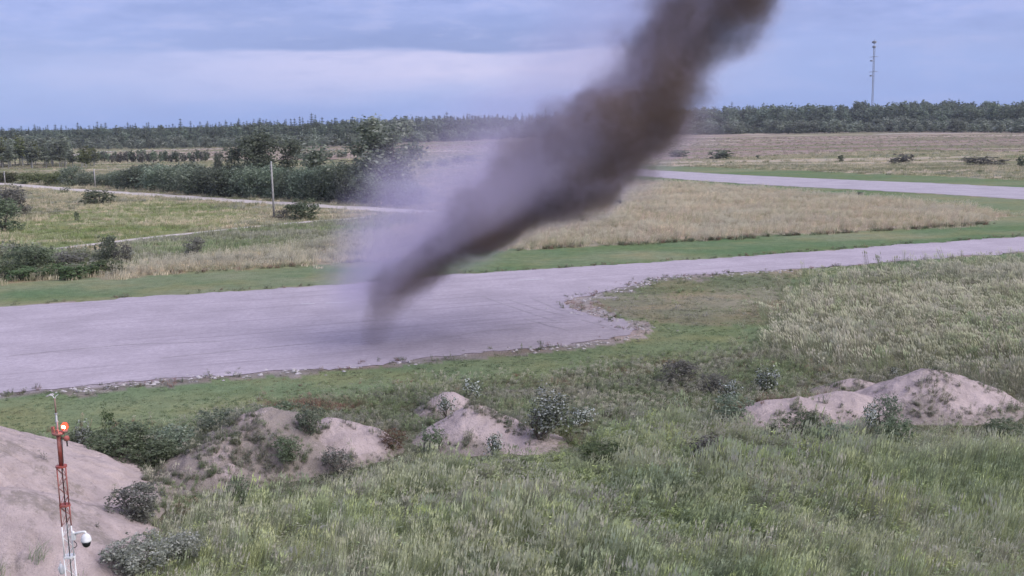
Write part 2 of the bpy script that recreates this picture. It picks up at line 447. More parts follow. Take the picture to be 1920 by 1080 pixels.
# per-zone soil colours (lo, hi mixed by noise)
ZC = {
    'base': ((0.13, 0.135, 0.08), (0.235, 0.21, 0.14)), 'mauve': ((0.20, 0.155, 0.14), (0.27, 0.215, 0.19)),
    'ditch': ((0.12, 0.145, 0.08), (0.19, 0.185, 0.115)), 'meadow': ((0.13, 0.165, 0.065), (0.19, 0.195, 0.10)),
    'weeds_left': ((0.10, 0.12, 0.07), (0.15, 0.16, 0.10)), 'tan_strip': ((0.18, 0.165, 0.10), (0.26, 0.22, 0.15)),
    'mown_far': ((0.098, 0.148, 0.074), (0.185, 0.196, 0.12)), 'tan_isle': ((0.20, 0.185, 0.13), (0.34, 0.285, 0.225)),
    'mown_near': ((0.115, 0.16, 0.085), (0.18, 0.195, 0.11)), 'worn': ((0.12, 0.135, 0.08), (0.215, 0.195, 0.14)),
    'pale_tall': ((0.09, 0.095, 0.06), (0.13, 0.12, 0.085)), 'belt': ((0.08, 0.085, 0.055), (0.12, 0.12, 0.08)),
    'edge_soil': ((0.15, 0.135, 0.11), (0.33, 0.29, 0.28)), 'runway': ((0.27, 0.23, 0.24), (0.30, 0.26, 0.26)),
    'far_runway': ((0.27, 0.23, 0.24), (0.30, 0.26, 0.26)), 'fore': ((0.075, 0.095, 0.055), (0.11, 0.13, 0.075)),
}
def build_ground():
    fine = np.arange(-34, 34.01, 0.16)
    a = np.concatenate([fine, np.arange(38, 323, 5.0)]); a = np.radians(a)
    rad = [4.0]
    while rad[-1] < 1300: rad.append(rad[-1] * 1.011 if rad[-1] > 28 else rad[-1] + 4)
    rad += [1700, 2300, 3200, 5000, 9000, 20000]
    rad = np.array(rad)
    A, RR = np.meshgrid(a, rad)
    x = (np.sin(A) * RR).ravel(); y = (np.cos(A) * RR).ravel()
    z = np.zeros_like(x)
    n = len(a); m = len(rad)
    zz = classify(x, y)
    t = np.clip((fbm(x * 0.07, y * 0.15, 3, 5) - 0.3) / 0.4, 0, 1)
    st = np.clip((fbm(x * 0.015, y * 0.09, 23, 5) - 0.3) / 0.4, 0, 1)
    t = np.where(np.hypot(x, y) > 150, 0.35 * t + 0.65 * st, t)
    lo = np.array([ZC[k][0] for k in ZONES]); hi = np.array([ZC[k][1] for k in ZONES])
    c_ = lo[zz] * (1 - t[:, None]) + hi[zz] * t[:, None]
    # streaks of green in the mauve field and the far pasture
    gs = np.clip((fbm(x * 0.012, y * 0.06, 77, 4) - 0.5) / 0.12, 0, 1) * ((zz == ZI['mauve']) | (zz == ZI['base']))
    c_ = c_ * (1 - gs[:, None] * 0.75) + np.array([0.14, 0.155, 0.08]) * gs[:, None] * 0.75
    ps = np.clip((fbm(x * 0.009, y * 0.07, 177, 4) - 0.58) / 0.08, 0, 1) * ((zz == ZI['mauve']) | (zz == ZI['base'])) * (np.hypot(x, y) > 250)
    c_ = c_ * (1 - ps[:, None] * 0.8) + np.array([0.36, 0.31, 0.25]) * ps[:, None] * 0.8
    ff = np.clip((np.hypot(x, y) - 930) / 120, 0, 1)[:, None]
    c_ = c_ * (1 - ff) + np.array([0.045, 0.06, 0.045]) * ff
    i = np.arange(m - 1)[:, None] * n + np.arange(n)[None, :]
    j = np.arange(m - 1)[:, None] * n + (np.arange(n) + 1)[None, :] % n
    F = np.stack([i, j, j + n, i + n], -1).reshape(-1, 4)[:, ::-1]
    V = np.stack([x, y, z], 1)
    c0 = len(V)
    me = mesh_np('ground', V, np.ascontiguousarray(F))
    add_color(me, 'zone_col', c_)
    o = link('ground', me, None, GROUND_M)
    tag(o, kind='structure')
    # fill the small hole under the camera
    k = MB(); k.v = [Vector((0, 0, -0.01))] + [Vector((math.sin(q) * 4.3, math.cos(q) * 4.3, -0.01)) for q in np.linspace(0, 2 * math.pi, 24, endpoint=False)]
    k.f = [(0, (q + 1) % 24 + 1, q + 1) for q in range(24)]
    p = k.build('ground_patch', plain('soil_mat', (0.10, 0.11, 0.06), 1.0)); tag(p, kind='structure')
build_ground()

def noisy_outline(px, step, amp, seed, fr=0.35):
    P = poly(px); out = []
    n = len(P)
    for i in range(n):
        a = P[i]; b = P[(i + 1) % n]; d = b - a; L = np.hypot(*d); k = max(1, int(L / step))
        nn = np.array([-d[1], d[0]]) / max(L, 1e-6)
        for s in range(k):
            q = a + d * s / k
            v = (fbm(np.array([q[0] * fr]), np.array([q[1] * fr]), seed, 4)[0] - 0.5) * 2 * amp
            v += (fbm(np.array([q[0] * 1.9]), np.array([q[1] * 1.9]), seed + 5, 2)[0] - 0.5) * amp * 0.7
            out.append(q + nn * v)
    return out
def sheet(name, pts, z, mat):
    me = bpy.data.meshes.new(name); me.from_pydata([(p[0], p[1], z) for p in pts], [], [tuple(range(len(pts)))])
    bm = bmesh.new(); bm.from_mesh(me); bmesh.ops.triangulate(bm, faces=bm.faces[:])
    for f in bm.faces:
        if f.normal.z < 0: f.normal_flip()
    bm.to_mesh(me); bm.free()
    o = link(name, me, None, mat); return tag(o, kind='structure')
sheet('runway', noisy_outline(RUN_PX, 0.45, 1.15, 5), 0.03, RUNWAY_M)
sheet('far_runway', noisy_outline(FAR_PX, 2.0, 0.9, 15), 0.03, FAR_RUNWAY_M)
STRIPS = []
def strip(name, px, width, z, mat, step=1.5, amp=0.25, seed=3, kind='structure'):
    P = [np.array(at(x, y)[:2]) for x, y in px]; L = []; Rr = []
    if name == 'dirt_track': STRIPS.append((P, width))
    for i in range(len(P) - 1):
        a, b = P[i], P[i + 1]; d = b - a; ln = np.hypot(*d); k = max(1, int(ln / step)); nn = np.array([-d[1], d[0]]) / ln
        for s in range(k + (i == len(P) - 2)):
            q = a + d * s / k
            w_ = width / 2 * (0.7 + 0.6 * vnoise(np.array([q[0] * .4]), np.array([q[1] * .4]), seed)[0])
            off = (vnoise(np.array([q[0] * .15]), np.array([q[1] * .15]), seed + 9)[0] - .5) * amp * 2
            L.append(q + nn * (off + w_)); Rr.append(q + nn * (off - w_))
    V = [(p[0], p[1], z) for p in L] + [(p[0], p[1], z) for p in Rr]; n = len(L)
    me = bpy.data.meshes.new(name); me.from_pydata(V, [], [(i, i + n, i + n + 1, i + 1) for i in range(n - 1)]); me.update()
    bm = bmesh.new(); bm.from_mesh(me)
    for f in bm.faces:
        if f.normal.z < 0: f.normal_flip()
    bm.to_mesh(me); bm.free()
    return tag(link(name, me, None, mat), kind=kind)
strip('dirt_track', [(-60, 340), (20, 346), (150, 357), (350, 370), (560, 384), (680, 391), (800, 398)], 5.0, 0.02, TRACK_M, 3, 0.8)
strip('dirt_track', [(90, 468), (200, 455), (330, 440), (430, 430)], 2.0, 0.025, TRACK_M, 2, 0.5, 8)
strip('dirt_track', [(440, 429), (560, 418), (660, 410), (740, 402)], 2.0, 0.025, TRACK_M, 2, 0.5, 12)
strip('dirt_track', [(60, 300), (200, 284), (420, 278), (640, 273)], 9.0, 0.02, TRACK_M, 6, 2.0, 18)
strip('dirt_track', [(1640, 252), (1700, 250), (1760, 250), (1800, 249)], 9.0, 0.02, TRACK_M, 6, 2.0, 18)
for pts in ([(975, 526), (1018, 524)], [(610, 569), (655, 567)], [(565, 571), (590, 570)], [(1310, 497), (1340, 495.6)]):
    strip('runway_marking', pts, 0.34, 0.045, MARK_M, 0.4, 0.02)
for i, pts in enumerate(([(905, 556), (950, 572), (1000, 590), (1040, 602)], [(955, 562), (1010, 580), (1060, 592)], [(985, 598), (1030, 612), (1065, 620)], [(1000, 560), (1045, 580), (1090, 592)],
                         [(930, 612), (1010, 606), (1090, 604)], [(1090, 600), (1130, 610), (1160, 620)], [(800, 640), (900, 622), (1000, 616)], [(300, 672), (500, 652), (640, 640)], [(20, 668), (240, 646), (420, 640)])):
    strip('tyre_track', pts, 0.16, 0.042, TYRE_M, 0.5, 0.12, 30 + i)

# ------------------------------------------------------------------ gravel mounds
MOUNDS = []
def mound_h(cones, x, y, seed, rough):
    h = np.full(x.shape, -1.0)
    for cx, cy, hh, rad, pw, ell, rot in cones:
        dx, dy = x - cx, y - cy
        cs, sn = math.cos(rot), math.sin(rot)
        u = (dx * cs + dy * sn) / ell; v = -dx * sn + dy * cs
        wv = 1 + 0.22 * (fbm(x * 0.55 + 9, y * 0.55, seed + 3, 3) - .5)
        d = np.hypot(u, v) / (rad * wv)
        top = np.sqrt(d * d + 0.012) - 0.11
        hc = hh * (1 - top ** pw) if pw == 1 else hh * (1 - np.minimum(top, 3) ** pw)
        k = 0.25
        m_ = np.maximum(h, hc); s_ = np.clip(k - np.abs(h - hc), 0, k)
        h = m_ + s_ * s_ / (4 * k)
    n = (fbm(x * 0.8, y * 0.8, seed, 5) - .5) * rough + (fbm(x * 3.5, y * 3.5, seed + 11, 3) - .5) * rough * 0.35
    return h + n
def mound(label, cones, seed, mat, rough=0.35, res=0.09, rills=False, group='gravel mounds in the weeds', weed_bias=0.0):
    x0 = min(c_[0] - c_[3] * c_[5] * 1.15 for c_ in cones); x1 = max(c_[0] + c_[3] * c_[5] * 1.15 for c_ in cones)
    y0 = min(c_[1] - c_[3] * c_[5] * 1.15 for c_ in cones); y1 = max(c_[1] + c_[3] * c_[5] * 1.15 for c_ in cones)
    nx = int((x1 - x0) / res); ny = int((y1 - y0) / res)
    gx, gy = np.meshgrid(np.linspace(x0, x1, nx), np.linspace(y0, y1, ny))
    h = mound_h(cones, gx, gy, seed, rough)
    if rills:
        cx, cy = cones[0][0], cones[0][1]
        ang = np.arctan2(gy - cy, gx - cx)
        rl = np.abs(fbm(ang * 9 + 40, np.hypot(gx - cx, gy - cy) * 0.18, 201, 3) - .5)
        h = h - np.clip(0.05 - rl, 0, 0.05) * 3.0 * np.clip(h, 0, 1)
    V = np.stack([gx.ravel(), gy.ravel(), np.maximum(h.ravel(), -0.15)], 1)
    i = (np.arange(ny - 1)[:, None] * nx + np.arange(nx - 1)[None, :]).ravel()
    F = np.stack([i, i + 1, i + nx + 1, i + nx], 1)
    keep = (V[F, 2] > -0.12).any(1)
    F = F[keep]
    used, inv = np.unique(F, return_inverse=True)
    V = V[used]; F = inv.reshape(-1, 4)
    me = mesh_np('gravel_mound', V, F, True)
    base = at_y(960, 540, 40)
    wd = fbm(V[:, 0] * 0.5, V[:, 1] * 0.5, seed + 21, 4) + np.clip(0.55 - V[:, 2], 0, 0.6) * 0.8 + weed_bias
    add_float(me, 'weed', wd)
    o = link('gravel_mound', me, None, mat)
    tag(o, label, 'mound', group)
    MOUNDS.append((cones, seed, rough, weed_bias))
    return o
def pk(px, py, D, dr=0.0):
    p = at_y(px, py, D); return p.x, p.y, p.z
M_BARE = mound_mat('bare_gravel_mat', (0.52, 0.42, 0.395), (0.13, 0.125, 0.09), 0.45)
M_WEEDY = mound_mat('weedy_gravel_mat', (0.49, 0.395, 0.375), (0.15, 0.14, 0.10), 0.5)
def cone(px, py, D, slope, pw=1.0, ell=1.0, rot=0.0):
    x, y, z = pk(px, py, D); return (x, y, z, z / math.tan(R(slope)), pw, ell, rot)
mound('big smooth bare gravel mound behind the red and white mast', [cone(-150, 780, 38.5, 28.5, 1.0, 1.0, 0.0), cone(5, 915, 34.0, 31, 1.0, 1.0, 0.0)], 1, M_BARE, 0.16, 0.09, True)
mound('tall gravel mound overgrown with dark weeds on its crest', [cone(500, 762, 46, 31, 1.0, 1.05, 0.2), cone(420, 822, 44.0, 29, 1.0, 1.25, 0.4)], 2, M_WEEDY, 0.6, 0.08, False, weed_bias=0.36)
mound('pale gravel mound leaning against the overgrown mound', [cone(620, 784, 46.6, 31, 1.15, 1.1, 0.0), cone(690, 802, 46.6, 36, 1.3, 1.0, 0)], 3, M_WEEDY, 0.34, 0.08, False, weed_bias=-0.04)
mound('small gravel mound just behind the peaked pale mound', [cone(842, 736, 53, 33, 1.2, 1.1, 0.0)], 4, M_WEEDY, 0.25, 0.07, False)
mound('pale peaked gravel mound with a long tail to one side', [cone(890, 760, 48.3, 30, 1.0, 1.0, 0.0), cone(966, 806, 47.4, 18.5, 1.0, 1.35, -0.3)], 5, M_BARE, 0.28, 0.07, False, weed_bias=-0.07)
mound('largest pale gravel mound with a rounded peak', [cone(1748, 694, 52.2, 30, 1.15, 1.35, 0.1), cone(1800, 742, 51.6, 33, 1.2, 1.0, 0.1)], 6, M_BARE, 0.34, 0.08, False, weed_bias=0.03)
mound('long low gravel ridge running up to the largest mound', [cone(1580, 736, 51.5, 26, 1.2, 1.7, 0.12), cone(1490, 744, 50.8, 25, 1.1, 1.5, 0.0)], 7, M_BARE, 0.28, 0.08, False, weed_bias=-0.08)
mound('narrow gravel ridge behind the long low ridge', [cone(1600, 710, 55.5, 30, 1.2, 1.8, 0.05), cone(1690, 706, 56, 32, 1.2, 1.3, 0)], 8, M_WEEDY, 0.22, 0.08, False)
def ground_z(x, y):
    h = np.zeros(x.shape)
    for cones, seed, rough, wb in MOUNDS:
        near = np.zeros(x.shape, bool)
        for c_ in cones: near |= np.hypot(x - c_[0], y - c_[1]) < c_[3] * c_[5] * 1.2
        if near.any():
            h[near] = np.maximum(h[near], mound_h(cones, x[near], y[near], seed, rough))
    return h

def mound_cover(x, y, h):
    w_ = np.zeros(x.shape)
    for cones, seed, rough, wb in MOUNDS:
        near = np.zeros(x.shape, bool)
        for c_ in cones: near |= np.hypot(x - c_[0], y - c_[1]) < c_[3] * c_[5] * 1.1
        if near.any():
            w_[near] = fbm(x[near] * 0.5, y[near] * 0.5, seed + 21, 4) + np.clip(0.55 - h[near], 0, 0.6) * 0.8 + wb
    return w_
# ------------------------------------------------------------------ grass and weeds (instanced tufts)
protos = bpy.data.collections.new('tuft_shapes')         # not linked to the scene: only the instances render
def blades(n, h, wd, spread, lean, seed, curl=0.5, segs=3, flop=0.0):
    g = np.random.default_rng(seed); V = []; F = []; H = []; Q = []
    for b in range(n):
        a = g.uniform(0, 2 * math.pi); rr = spread * math.sqrt(g.uniform())
        x0, y0 = rr * math.cos(a), rr * math.sin(a)
        hh = h * g.uniform(0.55, 1.15); ln = lean * g.uniform(0.4, 1.6) * hh
        da = g.normal(0, 0.7); dx, dy = math.cos(da), math.sin(da)
        ox, oy = g.normal(0, curl * 0.25) * hh, g.normal(0, curl * 0.25) * hh
        fa = g.uniform(0, math.pi); wx, wy = math.cos(fa) * wd / 2, math.sin(fa) * wd / 2
        q = g.uniform(); base = len(V)
        for s in range(segs):
            t = s / segs; k = t ** 1.8
            px = x0 + dx * ln * k + ox * t; py = y0 + dy * ln * k + oy * t; pz = hh * (t - 0.25 * lean * k) - flop * k * hh
            ww = 1 - 0.45 * t
            V += [(px - wx * ww, py - wy * ww, pz), (px + wx * ww, py + wy * ww, pz)]; H += [t, t]; Q += [q, q]
        V.append((x0 + dx * ln + ox, y0 + dy * ln + oy, hh * (1 - 0.25 * lean) - flop * hh)); H.append(1); Q.append(q)
        for s in range(segs - 1):
            o = base + s * 2; F.append((o, o + 1, o + 3, o + 2))
        o = base + (segs - 1) * 2; F.append((o, o + 1, o + 2))
    return V, F, H, Q
def plume_heads(V, F, H, Q, n, h, spread, lean, seed):
    g = np.random.default_rng(seed)
    for b in range(n):
        a = g.uniform(0, 2 * math.pi); rr = spread * math.sqrt(g.uniform())
        hh = h * g.uniform(0.9, 1.35); da = g.normal(0, .5)
        x0, y0 = rr * math.cos(a), rr * math.sin(a)
        x1, y1 = x0 + lean * hh * math.cos(da) * 0.8, y0 + lean * hh * math.sin(da) * 0.8
        q = g.uniform(); b0 = len(V); w_ = 0.006
        V += [(x0 - w_, y0, 0), (x0 + w_, y0, 0), (x1 + w_, y1, hh * .85), (x1 - w_, y1, hh * .85)]; H += [.4, .4, .8, .8]; Q += [q] * 4
        F.append((b0, b0 + 1, b0 + 2, b0 + 3))
        b1 = len(V); ex, ey = lean * 0.18 * math.cos(da), lean * 0.18 * math.sin(da); w2 = 0.02
        V += [(x1, y1, hh * .82), (x1 + w2, y1 + w2, hh * .92), (x1 + ex, y1 + ey, hh * 1.03), (x1 - w2, y1 - w2, hh * .92)]; H += [1.2] * 4; Q += [0.6 + .4 * q] * 4
        F.append((b1, b1 + 1, b1 + 2, b1 + 3))
    return V, F, H, Q
def leafy(n_stem, h, spread, seed, leaf=0.06, per=9):
    g = np.random.default_rng(seed); V = []; F = []; H = []; Q = []
    for s in range(n_stem):
        a = g.uniform(0, 6.28); rr = spread * math.sqrt(g.uniform()); x0, y0 = rr * math.cos(a), rr * math.sin(a)
        hh = h * g.uniform(.6, 1.2); lx, ly = g.normal(0, .2) * hh, g.normal(0, .2) * hh
        b = len(V); w_ = .006
        V += [(x0 - w_, y0, 0), (x0 + w_, y0, 0), (x0 + lx, y0 + ly, hh)]; H += [0, 0, .6]; Q += [.1] * 3; F.append((b, b + 1, b + 2))
        for k in range(per):
            t = g.uniform(.15, 1.05); cx, cy, cz = x0 + lx * t, y0 + ly * t, hh * t
            la = g.uniform(0, 6.28); L = leaf * g.uniform(.7, 1.6); up = g.uniform(-.4, .7)
            dx, dy = math.cos(la) * L, math.sin(la) * L; sx, sy = -math.sin(la) * L * .42, math.cos(la) * L * .42
            b = len(V); q = g.uniform()
            V += [(cx, cy, cz), (cx + dx * .5 + sx, cy + dy * .5 + sy, cz + up * L * .5), (cx + dx, cy + dy, cz + up * L * .8), (cx + dx * .5 - sx, cy + dy * .5 - sy, cz + up * L * .5)]
            H += [.3] * 4; Q += [q] * 4; F.append((b, b + 1, b + 2, b + 3))
    return V, F, H, Q
PIDX = {}
def proto(key, data):
    V, F, H, Q = data
    nm = 'tuft_%02d' % len(protos.objects)
    me = bpy.data.meshes.new(nm); me.from_pydata(V, [], F); me.update()
    add_float(me, 'blade_h', H); add_float(me, 'blade_random', Q); me.materials.append(GRASS_M)
    o = bpy.data.objects.new(nm, me); protos.objects.link(o)
    PIDX.setdefault(key, []).append(len(protos.objects) - 1)
for s in range(4): proto('tall', blades(26, 0.62, 0.020, 0.22, 0.85, 100 + s, 0.5, 3))
for s in range(3): proto('headed', plume_heads(*blades(18, 0.62, 0.018, 0.22, 0.65, 120 + s, .5, 3), 8, 0.85, 0.2, 0.35, 130 + s))
for s in range(3): proto('short', blades(18, 0.10, 0.030, 0.22, 0.5, 140 + s, 1.2, 2))
for s in range(4): proto('weed', leafy(7, 0.55, 0.24, 150 + s, 0.075, 12))
for s in range(3): proto('dry', plume_heads(*blades(12, 0.7, 0.03, 0.35, 0.25, 160 + s, .6, 2), 8, 0.85, 0.35, 0.2, 165 + s))
for s in range(3): proto('farclump', blades(34, 0.55, 0.085, 0.9, 0.2, 170 + s, 0.8, 2))
for s in range(2): proto('broad', leafy(9, 0.8, 0.45, 180 + s, 0.16, 14))

def tuft_group():
    ng = bpy.data.node_groups.new('tufts', 'GeometryNodeTree')
    ng.interface.new_socket('Geometry', in_out='INPUT', socket_type='NodeSocketGeometry')
    ng.interface.new_socket('Geometry', in_out='OUTPUT', socket_type='NodeSocketGeometry')
    N, L = ng.nodes, ng.links
    gi = N.new('NodeGroupInput'); go = N.new('NodeGroupOutput')
    m2p = N.new('GeometryNodeMeshToPoints'); iop = N.new('GeometryNodeInstanceOnPoints')
    ci = N.new('GeometryNodeCollectionInfo'); ci.inputs['Collection'].default_value = protos
    ci.inputs['Separate Children'].default_value = True; ci.inputs['Reset Children'].default_value = True
    def na(n, ty):
        k = N.new('GeometryNodeInputNamedAttribute'); k.data_type = ty; k.inputs['Name'].default_value = n
        return [o for o in k.outputs if o.enabled and o.name == 'Attribute'][0]
    L.new(gi.outputs[0], m2p.inputs['Mesh']); L.new(m2p.outputs[0], iop.inputs['Points'])
    L.new(ci.outputs[0], iop.inputs['Instance']); iop.inputs['Pick Instance'].default_value = True
    L.new(na('shape', 'INT'), iop.inputs['Instance Index'])
    e2r = N.new('FunctionNodeEulerToRotation'); L.new(na('turn', 'FLOAT_VECTOR'), e2r.inputs[0])
    L.new(e2r.outputs[0], iop.inputs['Rotation']); L.new(na('size', 'FLOAT_VECTOR'), iop.inputs['Scale'])
    L.new(iop.outputs[0], go.inputs[0])
    return ng
TG = tuft_group()
def scatter_obj(name, label, cat, P, shape, turn, size, tint, straw):
    me = bpy.data.meshes.new(name); me.vertices.add(len(P)); me.vertices.foreach_set('co', np.asarray(P, np.float32).ravel())
    a = me.attributes.new('shape', 'INT', 'POINT'); a.data.foreach_set('value', np.asarray(shape, np.int32))
    for nm, v in (('turn', turn), ('size', size)):
        a = me.attributes.new(nm, 'FLOAT_VECTOR', 'POINT'); a.data.foreach_set('vector', np.asarray(v, np.float32).ravel())
    add_color(me, 'tint', tint); add_float(me, 'straw', straw)
    me.update()
    o = link(name, me); tag(o, label, cat, None, 'stuff')
    md = o.modifiers.new('tufts', 'NODES'); md.node_group = TG
    return o
def sample(d0, d1, density, half=31.0):
    A = math.radians(half) * (d1 * d1 - d0 * d0)
    n = int(A * density)
    r = np.sqrt(rng.uniform(d0 * d0, d1 * d1, n)); a = np.radians(rng.uniform(-half, half, n))
    return np.sin(a) * r, np.cos(a) * r
# look of each zone: kinds with weights, palette, size, straw, keep
GREEN_L = (0.205, 0.25, 0.10); GREEN_B = (0.155, 0.20, 0.10); GREEN_D = (0.09, 0.115, 0.058); BLUEG = (0.17, 0.21, 0.13)
TAN = (0.40, 0.345, 0.25); MAUVE = (0.32, 0.265, 0.21); YEL = (0.22, 0.26, 0.10); OLIVE = (0.14, 0.15, 0.085); REDD = (0.16, 0.09, 0.065); GREYV = (0.20, 0.20, 0.165)
LOOK = {
    'fore': ([('tall', .62), ('headed', .30), ('weed', .08)], [BLUEG, GREEN_D, GREEN_B, GREEN_L, BLUEG, GREYV, GREEN_B, YEL, GREYV, GREEN_B], 1.0, 0.3, 1.0),
    'belt': ([('weed', .50), ('tall', .22), ('headed', .28)], [GREEN_D, OLIVE, GREYV, GREEN_D, GREEN_B, OLIVE, REDD], 0.44, 0.6, 1.0),
    'pale_tall': ([('headed', .7), ('tall', .3)], [OLIVE, GREEN_D, (0.18, 0.175, 0.13), OLIVE, GREEN_B, (0.19, 0.18, 0.14), GREEN_D, GREYV], 0.95, 0.36, 1.0),
    'mown_near': ([('short', 1.0)], [(0.085, 0.122, 0.062), (0.104, 0.134, 0.062), (0.082, 0.116, 0.066), (0.125, 0.130, 0.072)], 0.62, 0.0, 0.75),
    'worn': ([('short', .9), ('weed', .1)], [OLIVE, GREEN_B, OLIVE, GREYV], 0.6, 0.1, 0.6),
    'edge_soil': ([('short', .6), ('weed', .4)], [OLIVE, GREEN_D, GREYV, REDD], 0.5, 0.3, 0.42),
    'mown_far': ([('short', 1.0)], [(0.085, 0.120, 0.066), (0.096, 0.128, 0.064), (0.085, 0.114, 0.068), (0.116, 0.126, 0.074)], 1.3, 0.0, 0.6),
    'tan_isle': ([('dry', 1.0)], [TAN, MAUVE, (0.22, 0.22, 0.13), MAUVE, TAN, (0.17, 0.18, 0.10), MAUVE], 0.85, 0.6, 1.0),
    'tan_strip': ([('dry', .8), ('farclump', .2)], [GREYV, (0.22, 0.22, 0.14), TAN, GREYV, OLIVE], 0.8, 0.6, 1.0),
    'ditch': ([('farclump', .7), ('dry', .3)], [OLIVE, GREEN_B, (0.17, 0.18, 0.11), GREYV, OLIVE], 0.8, 0.35, 1.0),
    'meadow': ([('farclump', .6), ('dry', .4)], [(0.15, 0.19, 0.07), (0.17, 0.19, 0.09), TAN, (0.14, 0.17, 0.07)], 0.7, 0.3, 0.8),
    'weeds_left': ([('broad', .25), ('farclump', .75)], [GREEN_B, (0.12, 0.15, 0.08), OLIVE, GREYV, GREEN_B], 1.1, 0.15, 1.0),
    'base': ([('farclump', .6), ('dry', .4)], [OLIVE, (0.19, 0.19, 0.11), TAN, (0.16, 0.17, 0.09), GREYV], 0.75, 0.4, 0.7),
    'mauve': ([('farclump', 1.0)], [(0.25, 0.195, 0.17), (0.22, 0.175, 0.15), OLIVE, (0.26, 0.22, 0.18), (0.17, 0.17, 0.10)], 0.6, 0.2, 0.4),
}
def scatter(name, label, cat, zones, d0, d1, density, grow=1.0, soft=0.5):
    x, y = sample(d0, d1, density)
    dd = np.hypot(x, y) / 60 * soft
    zz = classify(x + rng.normal(0, .7, len(x)) * dd, y + rng.normal(0, 1.1, len(x)) * dd)
    k = np.isin(zz, [ZI[z] for z in zones]) & ~inside(ZP['runway'], x, y + (vnoise(x * .5, y * .5, 6) - .5) * 1.2)
    for P_, w_ in STRIPS:
        for a_, b_ in zip(P_[:-1], P_[1:]):
            d_ = b_ - a_; L2 = (d_ ** 2).sum(); tt = np.clip(((x - a_[0]) * d_[0] + (y - a_[1]) * d_[1]) / L2, 0, 1)
            k &= np.hypot(x - a_[0] - tt * d_[0], y - a_[1] - tt * d_[1]) > w_ * 0.5 + 0.35
    x, y, zz = x[k], y[k], zz[k]
    kp = np.array([LOOK[z][4] if z in LOOK else 0 for z in ZONES])[zz]
    pat = np.clip((fbm(x * 0.9, y * 0.9, 41, 3) - 0.5) * 3.2 + 0.5, 0, 1)
    k = rng.uniform(size=len(x)) < np.where(kp < 1, kp * 2 * pat, 1)
    x, y, zz = x[k], y[k], zz[k]; n = len(x)
    h = ground_z(x, y)
    onm = h > 0.25
    big = fbm(x * 0.22, y * 0.22, 61, 3)
    k = ~onm | (rng.uniform(size=n) < np.clip((mound_cover(x, y, h) + 0.9 * (fbm(x * 1.1, y * 1.1, 71, 3) - .5) - 0.50) * 5.0, 0.015, 0.95))
    k &= ~((x < -8) & (y < 50) & (h > 0.5) & (h < 9) & (np.hypot(x + 21, y - 36.5) < 9.6) & (rng.uniform(size=n) < 0.985))
    x, y, zz, h, onm, big = x[k], y[k], zz[k], h[k], onm[k], big[k]; n = len(x)
    shape = np.zeros(n, int); tint = np.zeros((n, 3)); straw = np.zeros(n); size = np.ones(n)
    # patches: soft palette index from slow noise plus jitter
    pn = np.where(np.hypot(x, y) < 90, 0.6 * fbm(x * 0.30 + 50, y * 0.5, 81, 4) + 0.4 * fbm(x * 0.08, y * 0.12, 83, 2), fbm(x * 0.035 + 50, y * 0.16, 81, 5)); pn = np.clip((pn - 0.27) / 0.46, 0, 0.999)
    pn = np.clip(pn + rng.normal(0, 0.10, n), 0, 0.999)
    for zn in zones:
        m_ = zz == ZI[zn]; c_ = int(m_.sum())
        if not c_: continue
        kinds, pal, sz, st, _k = LOOK[zn]
        ws = np.array([q[1] for q in kinds]); pick = rng.choice(len(kinds), c_, p=ws / ws.sum())
        sh = np.zeros(c_, int)
        for q, (kn, _w) in enumerate(kinds):
            mm = pick == q; sh[mm] = rng.choice(PIDX[kn], int(mm.sum()))
        shape[m_] = sh
        pf = pn[m_] * (len(pal) - 1); i0 = pf.astype(int); fr = (pf - i0)[:, None]; fr = fr * fr * (3 - 2 * fr)
        PA = np.array(pal); i1 = np.minimum(i0 + 1, len(pal) - 1)
        tint[m_] = PA[i0] * (1 - fr) + PA[i1] * fr
        straw[m_] = np.clip(st * (0.2 + 1.6 * np.clip((fbm(x[m_] * .2, y[m_] * .3, 33, 3) - .3) / .4, 0, 1)), 0, 1)
        size[m_] = sz
    small = onm & (rng.uniform(size=n) < 0.85)
    size = size * np.where(small, rng.uniform(0.4, 1.35, n), 1.0)
    tint *= rng.uniform(0.8, 1.3, (n, 1)) * np.array([1.08, 1.01, 1.03])
    for cones, _s, _r, _w in MOUNDS:
        for c_ in cones:
            q_ = np.hypot((x - c_[0]) / c_[5], y - c_[1]) / c_[3]
            size = np.where((q_ > 0.7) & (q_ < 1.55) & (y < c_[1] + 1) & ~onm, size * (0.5 if c_[1] > 47 else 0.8), size)
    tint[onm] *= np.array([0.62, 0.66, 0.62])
    fd = (np.hypot(x, y) > 95)[:, None]; tint = tint * np.where(fd, np.array([0.82, 0.86, 0.82]), 1.0)
    big = 0.5 * big + 0.5 * fbm(x * 0.6, y * 0.6, 63, 2)
    hz = size * np.clip(0.05 + 1.9 * big, 0.3, 1.6) * rng.uniform(0.75, 1.25, n)
    wind = 0.25 + (fbm(x * 0.09, y * 0.09, 19, 2) - 0.5) * 4.5
    wind = np.where(np.isin(zz, [ZI['pale_tall']]), math.pi * 0.85 + (wind - .25) * .4, wind)
    turn = np.stack([rng.normal(0, .08, n), rng.normal(0, .08, n), wind + rng.normal(0, .45, n)], 1)
    isw = np.isin(shape, PIDX['weed'] + PIDX['short'] + PIDX['broad'])
    turn[isw, 2] = rng.uniform(0, 6.28, int(isw.sum()))
    sxy = size * grow * rng.uniform(0.8, 1.25, n)
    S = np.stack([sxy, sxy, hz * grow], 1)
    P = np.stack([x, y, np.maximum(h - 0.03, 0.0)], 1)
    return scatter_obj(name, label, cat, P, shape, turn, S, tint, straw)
scatter('tall_grass', 'tall wind-blown green grass filling the near field', 'grass', ['fore'], 27, 62, 34, 1.0, 1.3)
